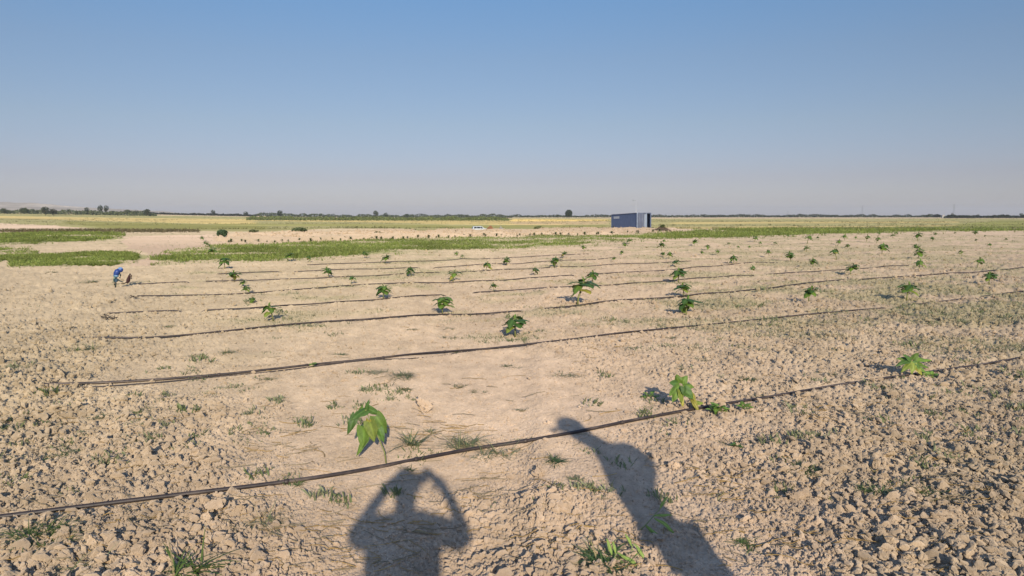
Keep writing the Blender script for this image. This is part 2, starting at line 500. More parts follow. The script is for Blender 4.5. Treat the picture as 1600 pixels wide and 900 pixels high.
def build_ground():
    az = np.concatenate([np.arange(-180, -42, 2.0), np.arange(-42, 42, 0.088), np.arange(42, 180, 2.0)])
    az = np.radians(az)
    r = [0.02, .3, .7, 1.1, 1.5, 1.8, 2.0]
    while r[-1] < 9000:
        q = r[-1]
        r.append(q + min(max(q * q / CAM_H * .00085, .0045), q * .012 + .02))
    r = np.array(r)
    A, RR = np.meshgrid(az, r)
    X = (np.sin(A) * RR).ravel(); Y = (np.cos(A) * RR).ravel()
    Z = ground_z(X, Y)
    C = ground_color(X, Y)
    na, nr = len(az), len(r)
    I = np.arange(nr * na).reshape(nr, na)
    In = np.roll(I, -1, axis=1)
    F = np.stack([I[:-1], In[:-1], In[1:], I[1:]], -1).reshape(-1, 4)
    o = bulk('ground', np.stack([X, Y, Z], 1), F[:, ::-1], C, M_SOIL, True)
    tag(o, kind='structure')
    return o
build_ground()

# distant eroded hills at the left
def build_hills():
    az = np.radians(np.linspace(-62, -20.5, 260))
    dd = np.linspace(2600, 4400, 60)
    A, D = np.meshgrid(az, dd)
    X = np.sin(A) * D; Y = np.cos(A) * D
    t = (D - 2600) / 1800
    azd = np.degrees(A)
    top = 40 * sstep(-19, -36, azd) * (.62 + .38 * fbm(azd * .35, azd * 0 + 2, 3, 3)) + 8
    fall = sstep(-20.5, -26, azd)
    Z = top * fall * np.sin(np.clip(t, 0, 1) * math.pi * .98) ** .8 * (.72 + .5 * fbm(X * .006, Y * .006, 7, 4)) - 2 + 8.5 * sstep(-9, -36, azd)
    n = fbm(X * .004, Y * .004, 15, 4).ravel()[:, None]
    C = np.array((.30, .265, .225)) * (.55 + .9 * n) * (1 - .22 * (fbm(Z * .18, X * .0015, 19, 3).ravel()[:, None] > .55))
    ni, nj = X.shape
    I = np.arange(ni * nj).reshape(ni, nj)
    F = np.stack([I[:-1, :-1], I[:-1, 1:], I[1:, 1:], I[1:, :-1]], -1).reshape(-1, 4)
    tag(bulk('hills', np.stack([X.ravel(), Y.ravel(), Z.ravel()], 1), F, C, M_HILL, True), kind='structure')
build_hills()

# ------------------------------------------------------------------ hoses
HLAB = [
 'thick black drip hose in the foreground, crossing both human shadows',
 'second black drip hose from the front, starting among rough clods at the left edge',
 'third black drip hose from the front, starting beside a green tuft on the left',
 'fourth drip hose from the front, its left end by the dark uprooted weed',
 'fifth dark drip hose from the front, thin and partly covered by soil',
 'sixth drip hose from the front, its left end just below the blue riser',
 'seventh drip hose from the front, faint broken dark line behind the sixth',
 'farthest visible drip hose, a faint line just before the green weed strip',
]
def px_of(p):
    yc = p[1] * _CP - (p[2] - CAM_H) * _SP
    return 800 + FPX * p[0] / yc
for k, P in enumerate(HW):
    mb = MB()
    rad = [.0135, .0130, .0125, .011, .011, .011, .011, .011][k]
    rr = random.Random(k)
    pts = []
    gz = ground_z(P[:, 0], P[:, 1])
    top = np.array([np.percentile(gz[max(0, i - 5):i + 6], 80) for i in range(len(gz))])
    top = np.convolve(np.pad(top, 6, mode='edge'), np.ones(13) / 13, 'valid')
    for i, p in enumerate(P):
        if k < 2:
            z = top[i] + rad * .8 + .003 * math.sin(i * .11 + k)
        else:
            z = top[i] + rad * .9 + .004 * math.sin(i * .07 + k * 2)
        px = px_of(p)
        gap = any(a < px < b for a, b in HGAP[k])
        if gap: z -= .10
        lat = .012 * math.sin(i * .045 + k) + .006 * math.sin(i * .17)
        pts.append((p[0], p[1] + lat, z))
    Z = np.array([q[2] for q in pts])
    for _ in range(3): Z[1:-1] = Z[1:-1] * .5 + (Z[:-2] + Z[2:]) * .25
    pts = [(q[0], q[1], z) for q, z in zip(pts, Z)]
    nv0 = mb.n
    tube(mb, pts, rad, (.042, .030, .026), 8)
    vv = mb.v[-1]; dn = fbm(vv[:, 0] * 6, vv[:, 1] * 6 + vv[:, 2] * 60, 300 + k, 3)[:, None]
    dm = sstep(.48, .8, dn) * .35
    mb.c[-1] = np.array((.040, .029, .026)) * (1 - dm) + np.array((.27, .20, .15)) * dm
    if k == 0 or k == 1:                            # drippers
        pass
    o = mb.build('drip_hose', M_HOSE)
    tag(o, HLAB[k], 'drip hose', 'black drip hoses laid in rows across the field')
    if k < 3:
        i = 25
        while i < len(pts) - 2:
            q = pts[i]; mbe = MB()
            a = Vector(pts[i - 1]); b = Vector(pts[i + 1]); d = (b - a).normalized()
            c = Vector(q)
            tube(mbe, [c - d * .017, c - d * .012, c + d * .012, c + d * .017], [rad * .9, rad * 1.28, rad * 1.28, rad * .9], (.05, .036, .03), 8)
            mbe.build('dripper', M_HOSE, o)
            i += 14
# the slack second line lying along the second hose
mb = MB()
pts = []
for px, py in [(72,606),(140,607),(240,600),(330,591),(420,583),(500,573),(545,567),(580,563.5),(640,562),(680,559),(715,553),(760,546)]:
    p = at(px, py); pts.append(p + Vector((0, 0, .012)))
Pn = np.array([p[:] for p in pts]); t = np.linspace(0, len(pts) - 1, 140)
pts = [(np.interp(u, range(len(Pn)), Pn[:, 0]), np.interp(u, range(len(Pn)), Pn[:, 1]), np.interp(u, range(len(Pn)), Pn[:, 2])) for u in t]
tube(mb, pts, .006, (.06, .045, .038), 6)
tag(mb.build('feeder_tube', M_HOSE), 'thin slack tube lying along the second drip hose from the front', 'hose')

# ------------------------------------------------------------------ loose clods
def scatter_clods():
    rs = np.random.RandomState(4)
    big_protos = [rock(2, 300 + i) for i in range(10)]
    small_protos = [rock(1, 400 + i) for i in range(12)]
    px = rs.uniform(-120, 1720, 480000); py = 385 + (rs.rand(480000) ** .9) * 575
    cx = px - 800; cy = py - 450
    F_ = FPX * _CP - cy * _SP; D_ = FPX * _SP + cy * _CP
    X = CAM_H * cx / D_; Y = CAM_H * F_ / D_
    r = rough(X, Y)
    dist = np.hypot(X, Y)
    size = .0038 * np.exp(rs.exponential(.52, len(X)))
    size = np.minimum(size, .026) * (.7 + .5 * r) * (1 + dist * .06)
    rs2 = rs.rand(len(X))
    prob = .22 + .12 * sstep(8, 14, dist) + .76 * r ** 1.4
    prob = prob * np.where(size > .016 * (1 + dist * .045), np.maximum(r, .12) ** 1.1, 1)
    clump = sstep(.35, .6, fbm(X * 3, Y * 3, 201, 2))
    keep = (rs2 < prob * (.35 + .65 * clump)) & (hose_dist(X, Y) > .022) & (dist < 45)
    X, Y, size, dist = X[keep], Y[keep], size[keep], dist[keep]
    Zg = ground_z(X, Y)
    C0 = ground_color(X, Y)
    VV = []; FF = []; CC = []; off = 0
    order = rs.permutation(len(X))[:165000]
    kinds = rs.randint(0, 10, len(X))
    for grp, protos in ((0, small_protos), (1, big_protos)):
        for k, (V, F) in enumerate(protos):
            sel = order[(kinds[order] % len(protos) == k) & (((size[order] > .011) & (dist[order] < 8)) == (grp == 1))]
            if len(sel) == 0: continue
            n = len(sel)
            ang = rs.rand(n) * 6.283; tl = rs.rand(n) * .5
            c, s = np.cos(ang), np.sin(ang)
            v = np.repeat(V[None], n, 0)
            y2 = v[:, :, 1] * np.cos(tl)[:, None] - v[:, :, 2] * np.sin(tl)[:, None]
            z2 = v[:, :, 1] * np.sin(tl)[:, None] + v[:, :, 2] * np.cos(tl)[:, None]
            x2 = v[:, :, 0] * c[:, None] - y2 * s[:, None]
            y3 = v[:, :, 0] * s[:, None] + y2 * c[:, None]
            sz = size[sel][:, None]
            P = np.stack([x2 * sz + X[sel][:, None], y3 * sz + Y[sel][:, None], z2 * sz + (Zg[sel] + size[sel] * .12)[:, None]], -1)
            VV.append(P.reshape(-1, 3))
            f = F[None] + (np.arange(n) * len(V))[:, None, None] + off
            FF.append(f.reshape(-1, 3)); off += n * len(V)
            cl = C0[sel] * (.86 + .20 * rs.rand(n))[:, None]
            CC.append(np.repeat(cl, len(V), 0))
    o = bulk('loose_clods', np.concatenate(VV), np.concatenate(FF), np.concatenate(CC), M_CLOD, False)
    tag(o, 'countless dry crumbs and clods of pale soil strewn over the field', 'soil clods', kind='stuff')
scatter_clods()

def spoil_clods():
    rs = np.random.RandomState(14); P = np.array(P_SPOIL); n = 9000
    u = rs.rand(n); r = 1 / (1 / 60. + u * (1 / 125. - 1 / 60.)); a = np.radians(rs.uniform(-25, 16, n))
    X = np.sin(a) * r; Y = np.cos(a) * r
    k = inpoly(P_SPOIL, X, Y); X, Y = X[k], Y[k]
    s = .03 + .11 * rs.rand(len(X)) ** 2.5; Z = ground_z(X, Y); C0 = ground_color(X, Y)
    VV = []; FF = []; CC = []; off = 0
    for q in range(8):
        V, F = rock(1, 700 + q); sel = np.arange(len(X))[q::8]
        VV.append((V[None] * s[sel][:, None, None] + np.stack([X[sel], Y[sel], Z[sel] + s[sel] * .3], 1)[:, None]).reshape(-1, 3))
        FF.append((F[None] + (np.arange(len(sel)) * len(V))[:, None, None] + off).reshape(-1, 3)); off += len(sel) * len(V)
        CC.append(np.repeat(C0[sel] * rs.uniform(.8, 1.1, (len(sel), 1)), len(V), 0))
    tag(bulk('ridge_clods', np.concatenate(VV), np.concatenate(FF), np.concatenate(CC), M_CLOD, True), 'pinkish lumps of earth on the low ridge behind the weed strip', 'soil clods', kind='stuff')
spoil_clods()

# the large clods one can single out
BIG = [(1244,783,38,'large pale knobbly clod casting a dark shadow, right of the tall human shadow'),
 (334,803,36,'left of two big rounded clods just below the front hose'),
 (367,805,40,'right of two big rounded clods just below the front hose, with a dark shadow'),
 (326,824,22,'small round grey clod below the pair of big clods under the front hose'),
 (232,720,34,'broad flat clod left of the smooth strip, above the front hose'),
 (274,724,36,'flat pale clod with a dark shadow on its right, above the front hose'),
 (146,866,30,'tall pale clod right of the lush grass tuft at the lower left'),
 (165,884,34,'pale clod at the bottom edge, behind it a taller clod and dark shadow'),
 (662,640,34,'wide low clod on the smooth soil, upper right of the nearest seedling'),
 (841,744,28,'flat round clod beneath the front hose between the two human shadows'),
 (1053,733,30,'big pale clod touching the right side of the tall human shadow'),
 (1043,812,26,'squat clod at the right border of the tall human shadow'),
 (1390,718,26,'pale rounded clod in the rubble under the hose, right part of the field'),
 (1370,732,24,'smaller clod beside a grass tuft in the rubble at the right'),
 (1468,824,36,'large cream clod below the grass tuft at the lower right'),
 (1497,818,32,'cream clod directly right of another large one, lower right'),
 (1556,832,34,'long flat clod near the right edge with a deep shadow below'),
 (1592,745,30,'dark shadowed clod cut by the right edge of the picture'),
 (1425,880,34,'broad clod at the bottom edge in the lower right corner'),
 (30,742,28,'rounded clod above the front hose at the far left'),
 (18,802,26,'white rounded clod just above the front hose at the left edge'),
 (95,590,26,'pinkish clod above the left end of the second hose'),
 (105,620,22,'clod just below the left end of the second hose'),
]
for i, (px, py, wpx, lab) in enumerate(BIG):
    p = at(px, py); s = mpp(p) * wpx * .5
    V, F = rock(4, 900 + i, .78)
    V = V * (1 + .30 * (fbm(V[:, 0] * 2.2 + i, V[:, 1] * 2.2 + V[:, 2] * 1.7, 500 + i, 4) - .5) + .16 * (fbm(V[:, 0] * 7, V[:, 2] * 7 + V[:, 1] * 5, 600 + i, 3) - .5))[:, None]
    V = V * s
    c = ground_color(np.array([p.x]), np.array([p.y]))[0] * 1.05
    mb = MB(); mb.add(V, F, c)
    o = mb.build('soil_clod', M_CLOD)
    o.location = (p.x, p.y, float(ground_z(np.array([p.x]), np.array([p.y]))[0]) + s * .30)
    o.rotation_euler = (0, 0, i * 1.3)
    tag(o, lab, 'soil clod', 'large clods lying on the field')

# ------------------------------------------------------------------ leaves and seedlings
def leaf(mb, B, T, W, N, col, curve=.12, fold=.18, heart=True, nu=7, nv=6, rs=None):
    B = np.array(B, float); T = np.array(T, float); N = np.array(N, float)
    L = np.linalg.norm(T - B); d = (T - B) / L
    N = N - d * (N @ d); N /= max(np.linalg.norm(N), 1e-6)
    Sd = np.cross(d, N)
    V = []; C = []
    for i in range(nu + 1):
        u = i / nu
        if heart:
            wv = (math.sin(min(1, (u + .10) / 1.10) ** .62 * math.pi)) ** .75 * (1 - .12 * u)
            wv = max(wv, 0.02) * (1 + .05 * math.sin(u * 38) * (nu > 8))
        else:
            wv = max(math.sin(math.pi * min(1, u * .93 + .05)) ** .8, .03)
        for j in range(nv + 1):
            v = j / nv * 2 - 1
            back = -.16 * abs(v) * L * (1 - u) ** 3 if heart else 0
            wav = .035 * L * math.sin(u * 9 + v * 3 + W * 900) * abs(v)
            P = B + d * (u * L + back) + Sd * v * W * .5 * wv + N * (curve * L * 4 * u * (1 - u) - fold * W * .5 * abs(v) ** 1.3 * wv + wav)
            V.append(P)
            vein = 1.35 if abs(v) < .05 else (1.0 + .16 * max(0, math.sin((u - abs(v) * .35) * 26)) if nu > 8 else 1.0)
            C.append(np.array(col) * vein * (1 + .12 * math.sin(v * 7 + u * 5)))
    F = [(i * (nv + 1) + j, i * (nv + 1) + j + 1, (i + 1) * (nv + 1) + j + 1, (i + 1) * (nv + 1) + j) for i in range(nu) for j in range(nv)]
    mb.add(V, F, np.clip(np.array(C), 0, 1))

LG = np.array((.115, .185, .030)); LD = np.array((.058, .112, .023)); LY = np.array((.34, .31, .055)); LYG = np.array((.22, .27, .045))
ST = np.array((.26, .27, .09))

def make_seedling(seed, n, yellow, spread=.55):
    """unit-height seedling"""
    rs = random.Random(seed)
    root = empty('seedling', (0, 0, 0))
    ms = MB(); mf = MB(); my = MB()
    lean = rs.uniform(-.18, .18)
    top = (lean, rs.uniform(-.1, .1), .80)
    tube(ms, [(0, 0, -.05), (lean * .25, 0, .25), (lean * .6, top[1] * .5, .52), top], [.028, .024, .020, .014], ST, 6)
    for i in range(n):
        t = .40 + .58 * ((i + .5) / n) ** .6
        bx = np.array([lean * t, top[1] * t, .8 * t])
        a = i * 2.4 + rs.uniform(-.4, .4)
        el = rs.uniform(.1, .75)
        pl = rs.uniform(.08, .20)
        e = bx + pl * np.array([math.cos(a) * math.cos(el), math.sin(a) * math.cos(el), math.sin(el)])
        tube(ms, [tuple(bx), tuple((bx + e) / 2 + np.array([0, 0, .015])), tuple(e)], [.010, .008, .007], ST, 5)
        L = rs.uniform(.30, .42) * spread / .55
        dr = rs.uniform(-1.1, -.15)
        T = e + L * np.array([math.cos(a) * math.cos(dr), math.sin(a) * math.cos(dr), math.sin(dr)])
        isy = i < yellow
        colr = (LY if rs.random() < .5 else LYG) if isy else (LG * rs.uniform(.8, 1.25) if rs.random() < .55 else LD * rs.uniform(.9, 1.3))
        leaf(my if isy else mf, e, T, L * rs.uniform(.75, .95), (math.cos(a) * .3, math.sin(a) * .3, 1), colr, curve=.10, nu=5, nv=4)
    for i in range(2):
        a = rs.random() * 6.28
        T = np.array(top) + np.array([math.cos(a) * .10, math.sin(a) * .1, .17])
        leaf(mf, top, T, .09, (-math.cos(a), -math.sin(a), .5), LG * 1.1, nu=4, nv=4)
    ms.build('stem', M_LEAF, root)
    mf.build('foliage', M_LEAF, root)
    if my.n: my.build('yellow_leaves', M_LEAF, root)
    return root

def copy_tree(o, parent=None):
    c = o.copy(); COL.objects.link(c)
    if parent is not None: c.parent = parent
    for ch in [q for q in PCH[o.name]]:
        k = ch.copy(); COL.objects.link(k); k.parent = c
    return c

# nearest three are built leaf by leaf
def near_plant(base, px0, stem, leaves, lab, scale_adj=1.0, srad=.006):
    p = at(*base); s = mpp(p) * scale_adj
    z0 = float(ground_z(np.array([p.x]), np.array([p.y]))[0])
    root = empty('seedling', (p.x, p.y, z0))
    ms = MB()
    tube(ms, [(q[0] * s, q[2] if len(q) > 2 else 0, q[1] * s - (.02 if i == 0 else 0)) for i, q in enumerate(stem)],
         [srad * (1 - .5 * i / len(stem)) for i in range(len(stem))], ST, 8)
    stobj = None
    parts = []
    for (bx, bz, by, tx, tz, ty, W, colr, ax, az_) in leaves:
        m = MB()
        B = (bx * s, by, bz * s); T = (tx * s, ty, tz * s); W = W * .86
        kk = len(parts)
        leaf(m, B, T, W * s, (.5 * math.sin(kk * 2.3), -.7, .65 + .3 * math.cos(kk * 1.7)), colr, curve=.10 + .05 * math.sin(kk * 3.1), fold=.22, nu=12, nv=10)
        if ax is not None:
            tube(ms, [(ax * s, 0, az_ * s), ((ax + bx) / 2 * s, by / 2, (az_ + bz) / 2 * s + .004), B], [.0028, .0024, .002], ST, 6)
        parts.append(m)
    ms.build('stem', M_LEAF, root)
    for m in parts: m.build('leaf', M_LEAF, root)
    tag(root, lab, 'seedling', 'young seedlings planted over the field')
    return root

near_plant((604,724), 0, [(0,0),(-3,18),(-10,36),(-16,50),(-24,68),(-31,84)], [
 (-31,84,0, -52,72,-.05, 19, LD * 1.25, -30,82),
 (-46,78,-.03, -57,50,-.06, 16, LD * 1.0, -30,82),
 (-29,86,.03, -10,73,.06, 14, LD * 1.3, -31,84),
 (-36,86,.03, -46,74,.05, 13, LG, -31,84),
 (-30,86,0, -25,102,0, 8, LD * 1.2, None,0),
 (-26,70,-.02, -30,50,-.03, 15, LY * .8, -26,68),
 (-23,68,-.04, -15,40,-.08, 25, LYG * .75, -22,62),
 (-16,74,.02, -1,44,.05, 25, LG * .9, -20,60),
 (-10,56,.0, -4,33,.0, 15, LD * 1.5, -16,54),
 (-32,60,-.05, -33,33,-.10, 27, LG * 1.05, -22,58),
 (-36,60,-.01, -47,42,.0, 10, LD * 1.3, -24,62),
 (-30,39,-.03, -44,15,-.05, 12, LG * 1.1, -13,42),
 (-14,46,.01, -8,36,.03, 7, LYG, -13,42),
], 'nearest tall seedling with drooping leaves on a bare stem above the photographer shadow', srad=.0052)
near_plant((1086,642), 0, [(0,0),(-5,12),(-14,26),(-25,40)], [
 (-27,42,-.01, -45,26,-.03, 19, LG * 1.1, -25,40),
 (-28,44,.02, -43,46,.02, 19, LD * 1.3, -25,40),
 (-26,45,.03, -30,60,.04, 17, LG, -25,40),
 (-22,45,.03, -12,57,.04, 17, LG * 1.1, -25,40),
 (-20,42,.0, -3,40,-.01, 19, LG * 1.2, -25,40),
 (-20,38,-.03, -6,22,-.05, 19, LD * 1.4, -22,36),
 (-27,36,-.04, -25,14,-.06, 17, LYG * .8, -20,34),
 (-30,36,-.03, -40,16,-.05, 17, LG * 1.2, -22,36),
 (-25,22,-.05, -23,9,-.06, 8, LY * 1.1, -18,30),
 (-9,32,-.01, 0,12,-.03, 10, LY * .85, -12,24),
 (-5,20,-.02, 4,-1,-.05, 10, LY * .8, -8,18),
 (1,13,0, 14,12,.0, 12, LYG, 0,4),
 (-22,42,-.05, -24,30,-.07, 13, LD, -23,38),
], 'round topped seedling with yellow lower leaves at the front hose, above the tall shadow', .94)
near_plant((1426,590), 0, [(0,0),(-1,10),(-3,20),(-4,30)], [
 (-6,30,0, -34,20,-.02, 13, LD * 1.2, -4,28),
 (-5,31,0, -20,40,0, 14, LD * 1.4, -4,28),
 (-1,32,0, 10,43,.02, 14, LG * .9, -4,28),
 (0,30,0, 32,29,0, 12, LG * 1.3, -4,28),
 (-2,26,-.03, -9,8,-.06, 14, LYG, -3,22),
 (-8,24,-.03, -27,10,-.05, 13, LYG * .8, -3,20),
 (4,22,-.02, 20,6,-.04, 14, LG * 1.2, -3,18),
 (4,24,0, 27,16,0, 12, LG, -3,20),
 (-1,29,-.02, 8,18,-.04, 12, LD * 1.4, -3,26),
 (-6,30,.03, -26,31,.05, 11, LG, -4,28),
 (2,20,-.03, 12,4,-.05, 10, LY * .9, -3,18),
], 'wide leafy seedling at the front hose near the right edge, dark shadow at its left', .88)

PROT = []
for i, (n, yl) in enumerate([(13, 0), (14, 3), (12, 4), (16, 1), (8, 2), (15, 0), (8, 3), (12, 1)]):
    PROT.append(make_seedling(50 + i, n, yl))
PCH = {o.name: [c for c in bpy.data.objects if c.parent == o] for o in PROT}
# base px, base py, height px, prototype, own label or None
SEED = [
 (805,527,30,1,'seedling with yellowish lower leaves just above the second hose, middle of the picture'),
 (691,493,25,3,'bushy dark seedling touching the third hose, left of the middle'),
 (902,478,35,2,'tallest mid-field seedling, yellow stem leaves, its shadow at left above the third hose'),
 (427,503,24,4,'seedling with pale lower leaves at the third hose, left part of the field'),
 (599,468,20,3,'seedling with a dark shadow at its foot on the fourth hose, left of the middle'),
 (1072,494,27,0,'front seedling of the straight column, just under the third hose'),
 (1069,466,20,1,'second seedling of the straight column, just above the third hose'),
 (1060,442,20,1,'third seedling of the straight column, touching the fourth hose'),
 (1263,475,20,5,'compact round dark seedling standing alone between second and third hose'),
 (1416,470,24,1,'seedling above the second hose at the right with a dark shadow at its left'),
 (926,446,18,0,'seedling touching the fourth hose, upper right of the tallest mid-field one'),
 (1328,430,16,5,'broad dark seedling just right of where the fourth hose fades, left of the right-hand column'),
 (1545,446,17,1,'low round seedling with yellow base near the right edge'),
 (1435,425,15,4,'front seedling of the right-hand column'),
 (1527,421,14,4,'spindly seedling near the right edge, above the round yellow based one'),
 (514,434,14,5,None),(548,444,11,6,None),(708,441,17,2,None),(772,457,12,4,None),(759,424,14,6,None),(791,415,12,5,None),
 (836,431,10,0,None),(867,418,14,0,None),(879,404,9,2,None),(573,404,9,5,None),(601,413,12,5,None),(484,411,8,6,None),
 (450,409,11,5,None),(643,432,13,3,None),(395,475,10,0,None),(384,459,11,1,None),(378,449,9,5,None),(365,440,16,2,None),
 (351,421,17,0,None),(334,401,13,7,None),(324,386,8,5,None),(316,376,6,5,None),(712,401,7,7,None),(723,405,6,7,None),
 (913,393,8,7,None),(958,409,6,5,None),(971,398,6,5,None),(977,388,8,7,None),(983,381,8,7,None),(1034,392,12,4,None),
 (1037,381,6,4,None),(1036,402,7,3,None),(1045,405,9,3,None),(1057,418,11,1,None),(1085,384,8,5,None),(1106,391,7,0,None),
 (1098,399,6,7,None),(1122,399,7,7,None),(1146,414,12,0,None),(1139,383,5,7,None),(1175,427,9,6,None),(1179,378,8,7,None),
 (1187,382,5,7,None),(1152,390,5,4,None),(1170,390,5,4,None),(1202,402,9,6,None),(1211,383,6,7,None),(1235,408,13,5,None),
 (1260,394,9,7,None),(1261,381,11,4,None),(1278,375,5,4,None),(1270,419,12,5,None),(1309,383,8,7,None),(1323,388,7,5,None),
 (1319,376,8,4,None),(1336,375,5,4,None),(1354,378,9,4,None),(1307,406,14,6,None),(1370,381,9,4,None),(1378,398,14,3,None),
 (1372,368,5,4,None),(1395,372,6,7,None),(1401,368,5,7,None),(1433,376,11,7,None),(1434,393,10,5,None),(1436,404,14,5,None),
 (1461,369,5,5,None),(1457,377,6,5,None),(1493,367,4,4,None),(1524,368,7,5,None),(1526,379,5,4,None),(1540,372,4,4,None),
 (1548,388,7,6,None),(1503,401,8,4,None),(1572,377,5,4,None),(1230,372,5,4,None),(1290,368,4,7,None),
]
ORD = ['zeroth', 'first', 'second', 'third', 'fourth', 'fifth', 'sixth', 'seventh', 'eighth', 'ninth', 'tenth', 'eleventh', 'twelfth', 'thirteenth', 'fourteenth',
       'fifteenth', 'sixteenth', 'seventeenth', 'eighteenth', 'nineteenth', 'twentieth', '21st', '22nd', '23rd', '24th', '25th', '26th', '27th', '28th', '29th', '30th',
       '31st', '32nd', '33rd', '34th', '35th', '36th', '37th', '38th', '39th', '40th', '41st', '42nd', '43rd', '44th', '45th', '46th', '47th', '48th', '49th', '50th', '51st','52nd','53rd','54th','55th','56th','57th','58th','59th','60th']
def band(px, py):
    b = 0
    for pl in HOSES:
        xs = [q[0] for q in pl]; ys = [q[1] for q in pl]
        if px < xs[0] or px > xs[-1]: 
            continue
        if np.interp(px, xs, ys) >= py - 1: b += 1
    return b
def depthrow(py):
    for k, lim in enumerate((372, 380, 388, 396, 404, 412, 424, 440, 470, 1000)):
        if py < lim: return k
ADJ = {0: 'leafy green', 1: 'yellow based', 2: 'yellow leaved', 3: 'bushy', 4: 'spindly', 5: 'compact dark green', 6: 'small pale', 7: 'green'}
DROW = ['nearest the horizon', 'just before the green weed strip', 'well short of the weed strip', 'in the far middle distance', 'behind the last hose ends',
        'around the last faint hoses', 'around the sixth hose', 'around the fifth hose', 'around the fourth hose', 'in the near field']
rows = {}
for i, s_ in enumerate(SEED): rows.setdefault(depthrow(s_[1]), []).append(i)
rank = {}
for k, ii in rows.items():
    for n_, i in enumerate(sorted(ii, key=lambda q: SEED[q][0])): rank[i] = (n_ + 1, k)
rs_ = random.Random(8)
for i, (px, py, hp, pr, lab) in enumerate(SEED):
    p = at(px, py)
    H = hp * mpp(p) * 1.32
    o = copy_tree(PROT[pr])
    o.location = (p.x, p.y, float(ground_z(np.array([p.x]), np.array([p.y]))[0]) - .01)
    o.scale = (H * 1.25, H * 1.25, H)
    o.rotation_euler = (0, 0, rs_.random() * 6.28)
    if lab is None:
        n_, k = rank[i]
        lab = f'{ADJ[pr]} seedling, {ORD[n_]} from the left among those {DROW[k]}'
    tag(o, lab, 'seedling', 'young seedlings planted over the field')
# the row behind the weed strip: a few pixels each
mbp = MB()
rsq = random.Random(3)
for i in range(26):
    a = rsq.random() * 6.28; z = rsq.uniform(.25, 1.0); r_ = .32 * math.sin(z * 2.8)
    B = (0, 0, z * .8); T = (math.cos(a) * (r_ + .12), math.sin(a) * (r_ + .12), z + rsq.uniform(-.15, .1))
    leaf(mbp, B, T, .26, (0, 0, 1), LD * rsq.uniform(.9, 1.5), nu=3, nv=2)
tube(mbp, [(0, 0, -.05), (0, 0, .8)], [.03, .02], ST, 5)
fm = mbp.data('far_seedling', M_LEAF)
for px in np.arange(352, 1052, 12.5):
    px = px + rsq.uniform(-6.5, 6.5)
    py = np.interp(px, [330, 480, 700, 900, 1050], [380, 377.5, 371.5, 367.5, 362.5]) + rsq.uniform(-1.6, 1.0)
    p = at(px, py)
    o = bpy.data.objects.new('far_seedling', fm); COL.objects.link(o)
    H = mpp(p) * rsq.uniform(3.5, 7.0)
    o.scale = (H * 1.5, H * 1.5, H * .85); o.rotation_euler = (0, 0, rsq.random() * 6)
    o.location = (p.x, p.y, p.z)
    tag(o, 'tiny dark seedling in the row along the far edge of the green weed strip', 'seedling', 'tiny seedlings along the far edge of the weed strip')
for o in PROT:
    for c in PCH[o.name]: bpy.data.objects.remove(c)
    bpy.data.objects.remove(o)

# ------------------------------------------------------------------ grass tufts
GB = np.array((.125, .185, .045)); GD = np.array((.085, .135, .045)); GS = np.array((.25, .275, .125)); GDry = np.array((.42, .33, .16))
def blade(mb, base, d, L, wdt, droop, col, seg=4):
    """thin curved grass blade"""
    b = np.array(base, float); V = []
    d = np.array(d, float); d /= np.linalg.norm(d)
    side = np.cross(d, (0, 0, 1)); side /= max(np.linalg.norm(side), 1e-6)
    p = b.copy()
    for i in range(seg + 1):
        u = i / seg
        ww = wdt * .5 * (1 - u ** 1.6) + .0003
        V += [p - side * ww, p + side * ww]
        d = d + np.array([0, 0, -droop / seg]); d /= np.linalg.norm(d)
        p = p + d * L / seg
        if p[2] < .003: p[2] = .003 + .001 * i
    F = [(2 * i, 2 * i + 1, 2 * i + 3, 2 * i + 2) for i in range(seg)]
    mb.add(V, F, col)

